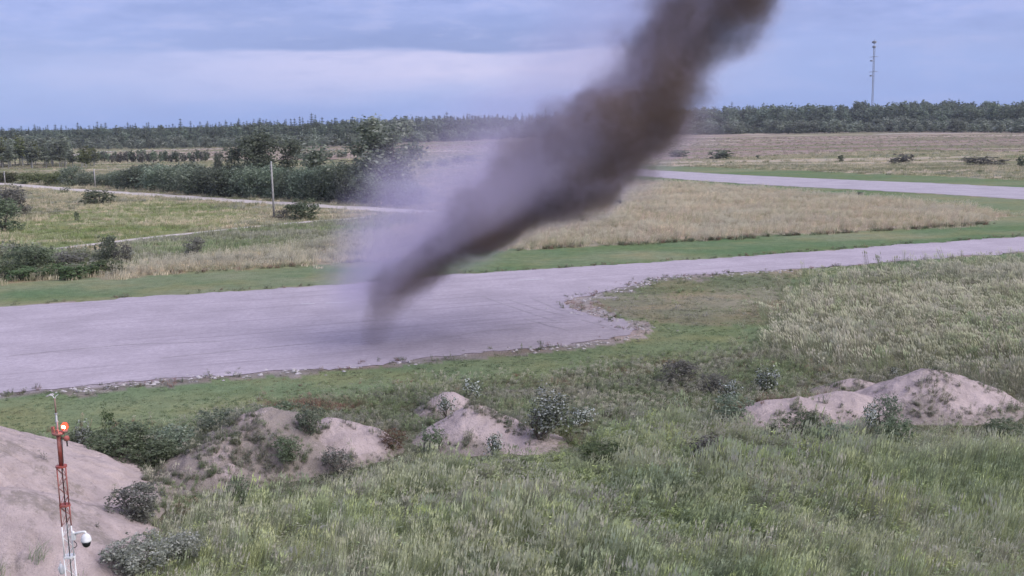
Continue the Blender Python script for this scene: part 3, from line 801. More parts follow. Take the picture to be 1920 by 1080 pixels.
scatter('weeds', 'dark weeds and leafy plants growing around the gravel mounds', 'weeds', ['belt'], 30, 84, 26, 1.05, 1.3)
scatter('pale_grass', 'pale feathery tall grass beside the mown strip', 'grass', ['pale_tall'], 44, 125, 12, 1.12, 1.7)
scatter('mown_grass', 'short mown green grass between runway and weeds', 'grass', ['mown_near', 'worn'], 40, 135, 11)
scatter('edge_weeds', 'scattered low weeds on the broken gravel edge', 'weeds', ['edge_soil'], 50, 110, 9)
scatter('dry_grass', 'dry tan grass of the fields beyond the runway', 'grass', ['tan_isle', 'tan_strip'], 90, 300, 3.6)
scatter('rough_pasture', 'rough green pasture and ditch plants beyond the runway', 'grass', ['ditch', 'meadow', 'weeds_left', 'base'], 100, 330, 1.1, 1.1)
scatter('far_pasture', 'mauve and green grass of the far open field', 'grass', ['mauve', 'base'], 300, 760, 0.10, 1.4)

def line_tufts(name, label, px, wd, per_m, size):
    P_ = poly(px); X_ = []; Y_ = []
    for a_, b_ in zip(P_[:-1], P_[1:]):
        n_ = int(np.hypot(*(b_ - a_)) * per_m); t_ = rng.uniform(size=n_)
        X_.append(a_[0] + (b_ - a_)[0] * t_ + rng.normal(0, wd, n_)); Y_.append(a_[1] + (b_ - a_)[1] * t_ + rng.normal(0, wd, n_))
    x = np.concatenate(X_); y = np.concatenate(Y_); n_ = len(x)
    k = fbm(x * .35, y * .35, 211, 3) > 0.43; x, y = x[k], y[k]; n_ = len(x)
    sh = rng.choice(PIDX['weed'] + PIDX['tall'], n_); s_ = size * rng.uniform(.5, 1.4, n_)
    PA = np.array([OLIVE, GREEN_D, (0.10, 0.10, 0.06), REDD]); tint = PA[rng.integers(0, 4, n_)] * 0.8
    scatter_obj(name, label, 'weeds', np.stack([x, y, np.zeros(n_)], 1), sh, np.stack([np.zeros(n_), np.zeros(n_), rng.uniform(0, 6.28, n_)], 1), np.stack([s_ * 1.3, s_ * 1.3, s_], 1), tint, np.full(n_, .2))
line_tufts('edge_weeds', 'low weeds tinted dark as the shadow line along the far edge of the runway', [(-100, 581), (0, 573), (150, 564), (300, 553), (500, 541), (690, 528), (820, 516), (940, 508), (1090, 499), (1240, 490), (1500, 472), (1700, 457), (1920, 442)], 0.35, 4, 0.5)  # dark weed tint paints the shadow line at the pavement edge
line_tufts('edge_weeds', 'low weeds standing in the broken gravel of the near runway edge', [(0, 740), (200, 726), (420, 704), (560, 694), (700, 685), (900, 663), (1100, 646), (1195, 624), (1130, 596), (1056, 572), (1060, 558), (1130, 549), (1215, 524), (1320, 516), (1480, 507), (1920, 474)], 0.6, 4, 0.45)
line_tufts('field_edge_shade_grass', 'grass tinted dark as the shade line along the front edge of the dry field', [(950, 469), (1200, 457.5), (1440, 444), (1700, 430), (1850, 419.5)], 0.5, 9, 0.75)  # dark tufts paint the shade on the tall grass front
line_tufts('field_edge_shade_grass', 'grass tinted dark as the shade line along the front edge of the left field strip', [(60, 525), (215, 512), (400, 509), (640, 493), (700, 490)], 0.5, 5, 0.7)  # painted shade line again, for the left strip
# broken gravel along the runway edges
def rubble():
    g = np.random.default_rng(5); bm = bmesh.new(); V = []; F = []
    P = []
    edge = [(0, 742), (200, 727), (420, 706), (560, 696), (700, 686), (900, 664), (1100, 647), (1190, 630), (1205, 618), (1140, 597), (1060, 574), (1070, 562), (1130, 552), (1215, 526), (1320, 518), (1480, 508)]
    for i in range(len(edge) - 1):
        a = np.array(at(*edge[i])[:2]); b = np.array(at(*edge[i + 1])[:2]); L = np.hypot(*(b - a))
        wd = 2.0 if i in (7, 8, 9, 10, 11, 12) else 1.1
        for k in range(int(L * 9)):
            q = a + (b - a) * g.uniform() + g.normal(0, wd * .5, 2)
            if fbm(np.array([q[0] * .5]), np.array([q[1] * .5]), 9, 2)[0] > 0.45: P.append(q)
    pts = np.array(P)
    for q in pts:
        s = g.uniform(.05, .17); b = len(V); a0 = g.uniform(0, 6.28)
        ring = [(q[0] + math.cos(a0 + t) * s * g.uniform(.8, 1.5), q[1] + math.sin(a0 + t) * s * g.uniform(.6, 1.2), 0.02) for t in np.linspace(0, 6.28, 6)[:-1]]
        V += ring + [(q[0] + g.normal(0, s * .3), q[1] + g.normal(0, s * .3), s * g.uniform(.5, .9))]
        F += [(b + k, b + (k + 1) % 5, b + 5) for k in range(5)]
    me = bpy.data.meshes.new('gravel'); me.from_pydata(V, [], F); me.update(); bm.free()
    tag(link('gravel', me, None, plain('stone_mat', (0.44, 0.40, 0.395), 0.9, 0.25, 2.0)), 'loose gravel and broken asphalt along the runway edge', 'gravel', None, 'stuff')
rubble()

# ------------------------------------------------------------------ shrubs and trees
def leaves_mesh(name, lobes, n, leaf, seed, cluster=14, spread=0.22, up=0.35, hollow=0.5, aspect=0.55):
    """lobes: (x, y, z, rx, ry, rz). Leaf faces gathered in clumps through the lobes"""
    g = np.random.default_rng(seed)
    L = np.array(lobes, float); wv = L[:, 3] * L[:, 4] * L[:, 5]; wv = wv ** (2 / 3); wv /= wv.sum()
    nc = max(4, n // cluster)
    li = g.choice(len(L), nc, p=wv)
    d = g.normal(size=(nc, 3)); d /= np.linalg.norm(d, axis=1)[:, None]
    rr = (hollow + (1 - hollow) * g.uniform(size=nc) ** 0.6) * (1 + g.normal(0, .10, nc))
    cc_ = L[li, :3] + d * L[li, 3:6] * rr[:, None]
    cs = g.uniform(0.5, 1.4, nc)
    ci = g.integers(0, nc, n)
    mean_r = L[:, 3:6].mean()
    p = cc_[ci] + g.normal(0, 1, (n, 3)) * (spread * mean_r * cs[ci])[:, None] * np.array([1, 1, .8])
    p[:, 2] = np.maximum(p[:, 2], 0.03)
    nr = d[ci] * 0.8 + g.normal(0, .75, (n, 3)) + np.array([0, 0, up]); nr /= np.linalg.norm(nr, axis=1)[:, None]
    t = np.cross(nr, g.normal(size=(n, 3))); t /= np.linalg.norm(t, axis=1)[:, None]
    b = np.cross(nr, t)
    s = (leaf * g.uniform(.6, 1.5, n))[:, None]
    V = np.stack([p - t * s, p + b * s * aspect + nr * s * .15, p + t * s, p - b * s * aspect + nr * s * .15], 1).reshape(-1, 3)
    F = np.arange(n * 4).reshape(-1, 4)
    me = mesh_np(name, V, F)
    rnd = np.clip(g.uniform(0, 1, n) * 0.7 + 0.3 * g.uniform(0, 1, nc)[ci], 0, 1)
    add_float(me, 'leaf_random', np.repeat(rnd, 4))
    return me, cc_
def limbs(mb, root, ends, r_base, seed, bend=0.2):
    g = np.random.default_rng(seed)
    for e in ends:
        e = Vector(e); p0 = Vector(root); mid = p0.lerp(e, 0.5) + Vector(g.normal(0, bend, 3)) * (e - p0).length * 0.3
        mb.tube([p0, p0.lerp(mid, .6), mid, mid.lerp(e, .6), e], [r_base, r_base * .8, r_base * .6, r_base * .4, r_base * .15], 5)
    return mb
COLS = {
    'willow': leaf_mat('willow_leaf_mat', (0.07, 0.092, 0.052), (0.14, 0.172, 0.098), (0.25, 0.28, 0.185)),
    'thicket': leaf_mat('thicket_leaf_mat', (0.085, 0.11, 0.07), (0.175, 0.21, 0.14), (0.34, 0.37, 0.275)),
    'poplar': leaf_mat('poplar_leaf_mat', (0.08, 0.10, 0.068), (0.175, 0.20, 0.14), (0.36, 0.37, 0.30)),
    'yellowgreen': leaf_mat('yellow_green_leaf_mat', (0.06, 0.075, 0.03), (0.13, 0.145, 0.06), (0.20, 0.20, 0.10)),
    'purple': leaf_mat('greyish_leaf_mat', (0.10, 0.094, 0.08), (0.175, 0.168, 0.14), (0.26, 0.245, 0.21)),
    'silver': leaf_mat('silver_leaf_mat', (0.055, 0.07, 0.04), (0.11, 0.13, 0.075), (0.17, 0.18, 0.13), 0.2, 0.45, (0.46, 0.48, 0.44)),
    'green': leaf_mat('fresh_leaf_mat', (0.065, 0.095, 0.042), (0.115, 0.16, 0.07), (0.18, 0.22, 0.11)),
    'greybush': leaf_mat('grey_bush_leaf_mat', (0.11, 0.115, 0.085), (0.24, 0.245, 0.20), (0.46, 0.45, 0.40)),
    'far_poplar': leaf_mat('far_poplar_leaf_mat', (0.060, 0.080, 0.055), (0.125, 0.155, 0.105), (0.22, 0.245, 0.18)),
    'spruce': leaf_mat('spruce_needle_mat', (0.018, 0.028, 0.020), (0.036, 0.050, 0.034), (0.06, 0.075, 0.05), 0.1),
    'reddish': leaf_mat('reddish_leaf_mat', (0.07, 0.04, 0.03), (0.13, 0.075, 0.055), (0.17, 0.12, 0.08)),
}
def round_lobes(seed, w_, h, k=6):
    g = np.random.default_rng(seed); out = [(0, 0, h * .5, w_ * .36, w_ * .36, h * .44)]
    for i in range(k):
        a = g.uniform(0, 6.28); q = g.uniform(.15, .36) * w_
        rr = g.uniform(.15, .26) * w_; z = g.uniform(.25, .78) * h
        out.append((q * math.cos(a), q * math.sin(a), z, rr, rr, min(rr * h / w_ * 1.1, h * .3)))
    for i in range(5):
        a = i * 1.257 + g.uniform(0, .6); q = g.uniform(.2, .33) * w_; out.append((q * math.cos(a), q * math.sin(a), h * .16, .17 * w_, .17 * w_, h * .17))
    for i in range(14):
        a = g.uniform(0, 6.28); ph = g.uniform(.05, 1.1); rr = g.uniform(.05, .10) * w_
        out.append((.44 * w_ * math.cos(a) * math.cos(ph), .44 * w_ * math.sin(a) * math.cos(ph), h * (.42 + .5 * math.sin(ph)), rr, rr, rr * 1.2))
    return out
# shrub templates are one metre tall and one metre wide; scaled to each shrub
SHRUB_MESH = {}
def shrub_mesh(var, n, leaf, stems=5, flavour='round'):
    key = (var, n, leaf, flavour)
    if key in SHRUB_MESH: return SHRUB_MESH[key]
    if flavour == 'round': lob = round_lobes(200 + var, 1.0, 1.0)
    else:                                            # upright switch-like shrub
        g = np.random.default_rng(300 + var); lob = []
        for i in range(8):
            a = g.uniform(0, 6.28); q = g.uniform(0, .32)
            z = g.uniform(.5, .72); lob.append((q * math.cos(a), q * math.sin(a), z * .85, .13, .13, .38 * g.uniform(.7, 1.1)))
    me, cl = leaves_mesh('foliage', lob, n, leaf, 400 + var, 9, .24 if flavour == 'round' else .3)
    mb = MB(); g = np.random.default_rng(500 + var)
    ends = [tuple(cl[i] * .92) for i in g.choice(len(cl), min(stems * 2, len(cl)), replace=False)]
    limbs(mb, (0, 0, -0.03), ends, .02, 600 + var)
    sm = bpy.data.meshes.new('stem'); sm.from_pydata([tuple(v) for v in mb.v], [], mb.f); sm.update(); sm.materials.append(BARK_M)
    SHRUB_MESH[key] = (me, sm); return SHRUB_MESH[key]
MATMESH = {}
def shrub(name, label, px, py, w_px, h_px, colour, var=0, n=1100, leaf=0.05, flavour='round', group=None, z=0.0, cat='shrub', deep=1.0):
    p = at(px, py, z); D = ray(px, py); t = (z - CAM_H) / D.z
    m2 = t / FPX                                   # metres per pixel there
    W, H = w_px * m2, h_px * m2
    if flavour == 'round': n, leaf = int(n * 1.9), leaf * 0.62
    me, sm = shrub_mesh(var, n, leaf, 5, flavour)
    k = (me.name, colour)
    if k not in MATMESH:
        c_ = me.copy() if me.materials else me
        c_.materials.clear(); c_.materials.append(COLS[colour]); MATMESH[k] = c_
    gz = float(ground_z(np.array([p.x]), np.array([p.y]))[0])
    root = empty(name, (p.x, p.y, max(gz, z) - 0.02), label, cat, group, random.uniform(0, 6.28), (W, W * deep, H))
    link('foliage', MATMESH[k], root); link('stem', sm, root)
    return root

# --- the shrubs of the middle distance, each on its own
shrub('willow_shrub', 'broad dark shrub at the edge of the pale meadow, below the dirt road', 185, 384, 66, 30, 'willow', 0, 1500, .045)
shrub('willow_shrub', 'round dark green shrub beside the lone utility pole', 570, 411, 68, 42, 'willow', 1, 1800, .045)
shrub('willow_shrub', 'small dark shrub hugging the foot of the lone utility pole', 528, 408, 40, 16, 'purple', 2, 700, .06)
shrub('willow_shrub', 'upright dark bush on the lower dirt track beside a purplish bush', 203, 492, 46, 56, 'thicket', 3, 1500, .045)
shrub('willow_shrub', 'purplish bush pressed against the upright dark bush', 228, 492, 40, 40, 'purple', 4, 1200, .045)
shrub('willow_shrub', 'small round purplish-brown bush alone in the ditch grass', 364, 478, 38, 36, 'purple', 5, 1200, .05)
shrub('willow_shrub', 'wide green bush above the weeds at the lower track end', 55, 508, 96, 52, 'willow', 6, 2000, .04)
shrub('willow_shrub', 'purplish brush beside the wide green bush', 130, 500, 80, 30, 'purple', 7, 1200, .05)
shrub('willow_shrub', 'large dark bush cut by the frame edge, nearest the meadow', 8, 434, 84, 66, 'willow', 8, 2200, .04)
shrub('willow_shrub', 'second large bush at the frame edge, taller and further back', 12, 404, 90, 58, 'purple', 9, 2000, .04)
shrub('willow_shrub', 'slim upright bush alone in the yellow-green meadow', 145, 416, 12, 22, 'willow', 2, 500, .08)
shrub('willow_shrub', 'little bush on the upper dirt road verge', 122, 360, 20, 10, 'willow', 3, 400, .08)
for i, (x, y) in enumerate(((100, 520), (170, 516), (40, 524), (135, 522), (205, 512), (5, 522))):
    shrub('weedy_bush', 'low leafy green bush in the row along the mown verge', x, y, 66, 27, 'green', i % 5, 900, .06, group='low bushes in a row along the verge', cat='bush')
for i, (x, y, a, b, cl, lb) in enumerate((
        (1355, 297, 60, 17, 'willow', 'widest dark bush standing beyond the far runway'), (1272, 294, 42, 14, 'willow', 'dark bush beyond the far runway next to the widest bush'),
        (1423, 298, 12, 8, 'willow', 'tiny bush between the widest bush and the round one'), (1576, 303, 14, 14, 'willow', 'small round dark bush alone in the far field'),
        (1690, 306, 48, 19, 'purple', 'greyish spreading bush in the far field'), (1848, 310, 78, 17, 'purple', 'long low bush in the far field near the frame edge'),
        (1914, 313, 20, 22, 'willow', 'upright dark bush at the frame edge in the far field'), (1612, 366, 16, 7, 'greybush', 'grey tussock bush between far runway and dry field'),
        (1160, 388, 40, 14, 'greybush', 'grey bush in the dry field beside the dark plume'))):
    shrub('field_bush', lb, x, y, a, b, cl, i % 6, 700, .07, cat='bush')

# --- trees
def tree_mesh(kind, var):
    g = np.random.default_rng(700 + var + hash(kind) % 1 )
    mb = MB()
    if kind == 'thicket':                             # one unit tall
        lob = round_lobes(720 + var, .95, .86, 8); lob = [(a, b, c_ + .05, d * 1.15, e * 1.15, f) for a, b, c_, d, e, f in lob] + [(.2, .1, .16, .24, .24, .16), (-.2, -.1, .16, .24, .24, .16)]
        me, cl = leaves_mesh('crown', lob, 4600, .026, 730 + var, 10, .34, hollow=.6)
        mb.tube([(0, 0, -.02), (.01, .0, .2), (.0, .02, .45), (.02, .01, .7)], [.03, .024, .016, .006], 6)
        limbs(mb, (0, 0, .15), [tuple(cl[i]) for i in g.choice(len(cl), 10, False)], .014, 740 + var)
    elif kind == 'poplar':                            # big loose poplar with upswept plumes
        lob = []
        for i in range(26):
            a = g.uniform(0, 6.28); q = g.uniform(.02, .40) ** .9; z = g.uniform(.25, .93)
            q *= (1.15 - abs(z - .5) * 1.05); rr = g.uniform(.05, .10)
            lob.append((q * math.cos(a), q * math.sin(a), z, rr, rr, rr * 1.5))
        me, cl = leaves_mesh('crown', lob, 9000, .0170, 750 + var, 12, .5, hollow=.3)
        mb.tube([(0, 0, -.02), (.01, 0, .3), (-.01, .01, .6), (.0, .0, .92)], [.022, .017, .010, .003], 7)
        limbs(mb, (0, 0, .22), [l[:3] for l in lob[:14]], .009, 760 + var)
        limbs(mb, (-.005, .005, .5), [l[:3] for l in lob[14:]], .006, 770 + var)
    elif kind == 'aspen':                             # slim, clear stem, narrow crown
        lob = [(g.normal(0, .03), g.normal(0, .03), z, .13 * (1.25 - z) * g.uniform(.7, 1.2), .13 * (1.25 - z), .12) for z in np.linspace(.38, .93, 7)]
        me, cl = leaves_mesh('crown', lob, 800, .026, 780 + var, 10, .35, hollow=.2)
        mb.tube([(0, 0, -.02), (.006, 0, .4), (0, .006, .95)], [.012, .009, .002], 5)
        limbs(mb, (0, 0, .4), [tuple(cl[i]) for i in g.choice(len(cl), 6, False)], .004, 790 + var)
    sm = bpy.data.meshes.new('trunk'); sm.from_pydata([tuple(v) for v in mb.v], [], mb.f); sm.update()
    sm.materials.append(PALE_BARK_M if kind in ('aspen',) else BARK_M)
    return me, sm
TREE = {}
def tree(name, label, px, py, top_py, kind, colour, var=0, group=None, wide=None, cat='tree'):
    p = at(px, py); t = -CAM_H / ray(px, py).z; m2 = t / FPX
    H = (py - top_py) * m2; W = (wide * m2) if wide else H
    if (kind, var) not in TREE: TREE[(kind, var)] = tree_mesh(kind, var)
    me, sm = TREE[(kind, var)]
    k = (me.name, colour)
    if k not in MATMESH:
        c_ = me.copy() if me.materials else me
        c_.materials.clear(); c_.materials.append(COLS[colour]); MATMESH[k] = c_
    root = empty(name, p, label, cat, group, random.uniform(0, 6.28), (W, W, H))
    link('crown', MATMESH[k], root); link('trunk', sm, root)
    return root
tree('poplar_tree', 'tallest loose grey-green poplar rising over the thicket, beside the pale veil', 703, 374, 224, 'poplar', 'poplar', 0, None, 235)
tree('poplar_tree', 'second tall poplar standing in the thicket behind the utility pole', 497, 364, 252, 'poplar', 'thicket', 1, None, 160)
tree('poplar_tree', 'pointed young poplar poking out of the thicket between the two tall ones', 584, 366, 292, 'poplar', 'thicket', 2, None, 44)
tree('poplar_tree', 'pale young poplar poking out of the thicket on the far side', 416, 360, 288, 'poplar', 'poplar', 3, None, 40)
gth = 'bushy trees of the roadside thicket'
i = 0
for x, y, top, wd in ((238, 351, 312, 50), (262, 352, 306, 60), (300, 355, 303, 64), (335, 357, 306, 62), (366, 361, 304, 64), (395, 362, 310, 58), (428, 365, 302, 62), (455, 366, 306, 60), (484, 368, 300, 60),
                      (518, 369, 306, 58), (548, 371, 312, 56), (575, 372, 308, 58), (604, 373, 310, 58), (632, 375, 302, 60), (660, 377, 300, 62), (688, 380, 318, 52), (735, 384, 330, 60), (775, 386, 338, 50),
                      (285, 346, 300, 50), (350, 350, 299, 52), (410, 353, 303, 52), (465, 357, 296, 54), (530, 360, 303, 50), (615, 364, 300, 54), (672, 366, 292, 56), (752, 368, 312, 46)):
    tree('thicket_tree', 'bushy dark tree in the dense roadside thicket', x, y + 2, top, 'thicket', 'thicket', i % 4, gth, wd * 1.3); i += 1
for j, (x, y, top, wd) in enumerate(((60, 344, 319, 52), (100, 346, 321, 50), (15, 342, 320, 50), (135, 348, 308, 48), (165, 349, 318, 50), (195, 350, 326, 40), (215, 350, 318, 34))):
    tree('thicket_tree', 'yellow-green bushy tree along the upper dirt road', x, y, top, 'thicket', 'yellowgreen' if j < 3 else 'thicket', j % 4, 'yellow-green trees along the dirt road', wd)
# grove of slim aspens
for j in range(58):
    x = random.uniform(-40, 182); y = 316 - random.uniform(0, 9)
    h = random.uniform(40, 58) * (1.0 if x < 130 else 0.68)
    tree('aspen_tree', 'slim aspen in the tall grove beyond the dirt road', x, y, y - h, 'aspen', 'yellowgreen' if j % 3 == 0 else 'poplar', j % 4, 'slim aspens of the far grove', h * 1.9)
# low thicket on the far field
for j in range(30):
    x = 190 + j * 6.9 + random.uniform(-3, 3); y = 306 - random.uniform(0, 3) - (x - 190) * .01
    shrub('far_bush', 'low greyish bush in the hedge-like row of the far field', x, y, 18, random.uniform(15, 24), 'purple' if j % 2 else 'thicket', j % 6, 420, .085, 'tall', 'low bushes in a row on the far field', cat='bush')
for j, (x, y) in enumerate(((830, 312), (858, 306), (885, 304), (800, 316), (560, 298), (590, 297), (615, 296), (640, 295))):
    shrub('far_bush', 'low bush on the far field behind the thicket', x, y, 30, 15, 'thicket', j % 6, 420, .085, 'round', 'bushes on the far field behind the thicket', cat='bush')

# --- far forest: nearest 300 of each kind as objects, the rest as one mass
def spruce_mesh(var):
    g = np.random.default_rng(800 + var); V = []; F = []; Q = []
    n = 15
    for k in range(n):
        z = .10 + .88 * k / n; rr = .20 * (1.03 - (z - .06)) ** .62 * g.uniform(.75, 1.2)
        for b in range(9):
            a = g.uniform(0, 6.28); L = rr * g.uniform(.7, 1.15); dz = -.25 * L
            c_, s = math.cos(a), math.sin(a); w_ = L * .42; b0 = len(V); q = g.uniform()
            V += [(0, 0, z + .02), (c_ * L * .6 - s * w_, s * L * .6 + c_ * w_, z + dz * .6), (c_ * L, s * L, z + dz), (c_ * L * .6 + s * w_, s * L * .6 - c_ * w_, z + dz * .6)]
            Q += [q] * 4; F.append((b0, b0 + 1, b0 + 2, b0 + 3))
    b0 = len(V); V += [(-.012, 0, .9), (.012, 0, .9), (0, .0, 1.0), (0, -.012, .9), (0, .012, .9)]; Q += [.2] * 5; F += [(b0, b0 + 1, b0 + 2), (b0 + 3, b0 + 4, b0 + 2)]
    m0 = len(F); mb = MB(); mb.tube([(0, 0, -.02), (0, 0, .5), (0, 0, .93)], [.014, .009, .002], 5)
    o = len(V); V += [tuple(v) for v in mb.v]; Q += [.1] * len(mb.v); F += [tuple(i_ + o for i_ in f) for f in mb.f]
    me = bpy.data.meshes.new('spruce_tree'); me.from_pydata(V, [], F); me.update(); add_float(me, 'leaf_random', Q)
    me.materials.append(COLS['spruce']); me.materials.append(BARK_M)
    for p in me.polygons[m0:]: p.material_index = 1
    return me
def far_poplar_mesh(var):
    g = np.random.default_rng(825 + var * 3)
    lob = [(g.normal(0, .045), g.normal(0, .045), z, .19 * g.uniform(.8, 1.1) * (1.3 - z), .19 * (1.3 - z), .13) for z in np.linspace(.22, .88, 7)]
    lob += [(0, 0, .36, .11, .11, .26), (0, 0, .70, .08, .08, .24)]
    me, cl = leaves_mesh('poplar_tree', lob, 520, .040, 840 + var * 7, 6, .34, hollow=.15)
    V = [tuple(v.co) for v in me.vertices]; F = [tuple(p.vertices) for p in me.polygons]
    Q = np.zeros(len(V), np.float32); me.attributes['leaf_random'].data.foreach_get('value', Q); Q = list(Q)
    m0 = len(F); mb = MB(); mb.tube([(0, 0, -.02), (.01, 0, .45), (0, .01, .9)], [.016, .011, .003], 5)
    o = len(V); V += [tuple(v) for v in mb.v]; Q += [.1] * len(mb.v); F += [tuple(i_ + o for i_ in f) for f in mb.f]
    m2 = bpy.data.meshes.new('poplar_tree'); m2.from_pydata(V, [], F); m2.update(); add_float(m2, 'leaf_random', Q)
    m2.materials.append(COLS['far_poplar']); m2.materials.append(PALE_BARK_M)
    for p in m2.polygons[m0:]: p.material_index = 1
    return m2
SPR = [spruce_mesh(i) for i in range(4)]; FPO = [far_poplar_mesh(i) for i in range(4)]
FB = [(-200, 284), (0, 279), (300, 276), (640, 271), (1000, 257), (1350, 250), (1650, 246), (1920, 246), (2150, 242)]
FT = [(-200, 246), (0, 239), (180, 234), (500, 224), (840, 215), (1000, 212), (1150, 207), (1380, 198), (1640, 195), (1920, 190), (2150, 188)]
def interp(tab, x): return float(np.interp(x, [q[0] for q in tab], [q[1] for q in tab]))
def forest_pos(x, back):
    y = interp(FB, x); p = at(x, y); d = math.hypot(p.x, p.y); s = (d + back) / d
    return p * s, d + back
def forest_h(x, dist):                # height so that tops reach the skyline of the photograph
    hy = 244 - x / 1920 * 36
    return CAM_H + (hy - interp(FT, x)) / FPX * dist
def far_tree(name, me, x, back, hs, label, group):
    hs *= 0.74 + 0.52 * float(fbm(np.array([x * .018]), np.array([back * .01]), 301, 3)[0]); p, d = forest_pos(x, back); H = forest_h(x, d) * hs
    o = link(name, me); o.location = p; o.rotation_euler = (0, 0, random.uniform(0, 6.28)); w_ = H * (random.uniform(.8, 1.25) if group.startswith('spruces') else random.uniform(1.1, 2.1))
    o.scale = (w_, w_, H); tag(o, label, 'tree', group)
for j in range(296):
    x = -120 + 2160 * (j + random.random()) / 296
    far_tree('poplar_tree', FPO[j % 4], x, random.uniform(0, 60), random.uniform(.48, .80) if x < 1300 else random.uniform(.6, .95), 'grey-green poplar in the front of the far forest', 'poplars along the far forest edge')
for j in range(296):
    x = -120 + 2160 * (j + random.random()) / 296
    dense = 1.0 if x < 1000 else .9
    far_tree('spruce_tree', SPR[j % 4], x, random.uniform(50, 200), random.triangular(.80, 1.16, .92) * (1.0 if x < 1000 else (.84 if j % 4 else 1.0)), 'dark pointed spruce standing in the far forest', 'spruces of the far forest skyline')
def mass(name, label, meshes, n, b0, b1, h0, h1, seed, wide=1.0):
    g = np.random.default_rng(seed); cl = bpy.data.collections.new(name + '_shapes')
    for i, m_ in enumerate(meshes):
        cl.objects.link(bpy.data.objects.new('%s_shape_%d' % (name, i), m_))
    P = []; S = []
    for i in range(n):
        x = g.uniform(-260, 2200)
        if name == 'spruce_forest' and x > 1280 and g.uniform() < .75: continue
        p, d = forest_pos(x, g.uniform(b0, b1)); H = forest_h(x, d) * g.uniform(h0, h1) * (0.72 + 0.56 * float(fbm(np.array([x * .018]), np.array([d * .01]), 301, 3)[0]))
        if name == 'poplar_forest' and x > 1280: H *= 1.13
        P.append(p[:]); w_ = H * g.uniform(.8, 1.5) * wide; S.append((w_, w_, H))
    n = len(P); me = bpy.data.meshes.new(name); me.vertices.add(n); me.vertices.foreach_set('co', np.array(P, np.float32).ravel())
    a = me.attributes.new('size', 'FLOAT_VECTOR', 'POINT'); a.data.foreach_set('vector', np.array(S, np.float32).ravel())
    a = me.attributes.new('turn', 'FLOAT_VECTOR', 'POINT'); a.data.foreach_set('vector', np.stack([np.zeros(n), np.zeros(n), g.uniform(0, 6.28, n)], 1).astype(np.float32).ravel())
    a = me.attributes.new('shape', 'INT', 'POINT'); a.data.foreach_set('value', g.integers(0, len(meshes), n).astype(np.int32))
    o = link(name, me); tag(o, label, 'forest', None, 'stuff')
    ng = TG.copy()
    for nd in ng.nodes:
        if nd.bl_idname == 'GeometryNodeCollectionInfo': nd.inputs['Collection'].default_value = cl
    md = o.modifiers.new('trees', 'NODES'); md.node_group = ng
mass('spruce_forest', 'dark mass of spruces deep in the far forest', SPR, 1200, 120, 420, .72, .97, 1)
mass('poplar_forest', 'mass of poplars deep in the far forest', FPO, 1800, 40, 380, .60, .86, 2)
FPL = []
for m_ in FPO:
    c_ = m_.copy(); c_.materials[0] = COLS['poplar']; FPL.append(c_)
mass('forest_edge_shrubbery', 'low shrubbery along the foot of the far forest', FPL, 1300, -70, 15, .12, .48, 3, 2.0)

# --- plants and saplings around the mounds
def sapling(label, px, py, w_px, h_px, var, colour='silver', group=None, n=420, leaf=.055):
    return shrub('sapling', label, px, py, w_px, h_px, colour, var, int(n * 2.4), leaf * 0.55, 'tall', group, cat='sapling')
sapling('spreading silver-leaved sapling just behind the peaked pale mound', 1012, 836, 150, 100, 0, n=900, leaf=.036)
sapling('silver sapling at the foot of the peaked pale mound', 925, 866, 62, 66, 1, n=420, leaf=.05)
sapling('silver sapling in front of the small rear mound', 838, 800, 44, 52, 2)
sapling('pale sapling sticking up behind the small rear mound', 880, 752, 70, 46, 3, n=260)
sapling('low silver sapling beside the spreading one', 1085, 800, 70, 44, 4, n=380)
sapling('silver sapling among dark brush beyond the long ridge', 1432, 736, 66, 56, 0, n=420)
sapling('silver sapling in the brush where the long ridge begins', 1370, 760, 60, 60, 1, n=380)
sapling('bright white-leaved sapling in the gap between ridge and largest mound', 1628, 816, 52, 64, 2, n=380, leaf=.06)
sapling('pale sapling with yellowish leaves above the narrow ridge', 1680, 716, 40, 36, 3, n=200)
sapling('white-flecked sapling in the dark brush behind the red lamp', 326, 846, 40, 54, 4, n=330)
sapling('white-flecked sapling behind the bare mound flank, by the mast', 160, 880, 44, 62, 0, n=330)
sapling('tall thin sapling rising over the dark brush near the mast', 205, 830, 40, 88, 1, 'green', n=240)
def bush(label, px, py, w_px, h_px, colour, var, n=1300, leaf=.04, group=None):
    return shrub('bush', label, px, py, w_px, h_px, colour, var, n, leaf, 'round', group, cat='bush')
bush('grey-leaved bush at the foot of the bare mound', 262, 1000, 110, 78, 'greybush', 0, 1800)
bush('pale grey bush at the very front of the bare mound', 262, 1092, 130, 84, 'greybush', 1, 2000)
bush('grey bush beside the pale grey bush at the grass edge', 345, 1060, 100, 80, 'greybush', 2, 1500)
bush('dark bush right of the bare mound crest, in deep shade', 225, 880, 130, 70, 'willow', 3, 2200)
bush('dark leafy bush between the mast and the overgrown mound', 325, 862, 120, 68, 'thicket', 4, 1700)
bush('olive bush behind the dark brush, by the overgrown mound', 412, 832, 100, 44, 'thicket', 5, 1600)
bush('dark brush close behind the crest of the bare mound, by the red lamp', 160, 850, 90, 44, 'willow', 8, 1400)
bush('dark brush between the two deep-shaded bushes, low and wide', 285, 886, 110, 56, 'willow', 9, 1600)
bush('dark bush covering the crest of the overgrown mound', 520, 792, 120, 36, 'willow', 6, 1500)
bush('low dark brush across the top of the overgrown mound', 470, 800, 90, 34, 'thicket', 2, 1300)
bush('ragged weed bush on the near face of the overgrown mound', 545, 890, 70, 50, 'willow', 0, 1200)
bush('dark green bush on the shoulder between the two paired mounds', 585, 862, 60, 60, 'thicket', 7, 1200)
bush('grey-green bush at the foot of the pale leaning mound', 640, 888, 70, 50, 'greybush', 8, 1200)
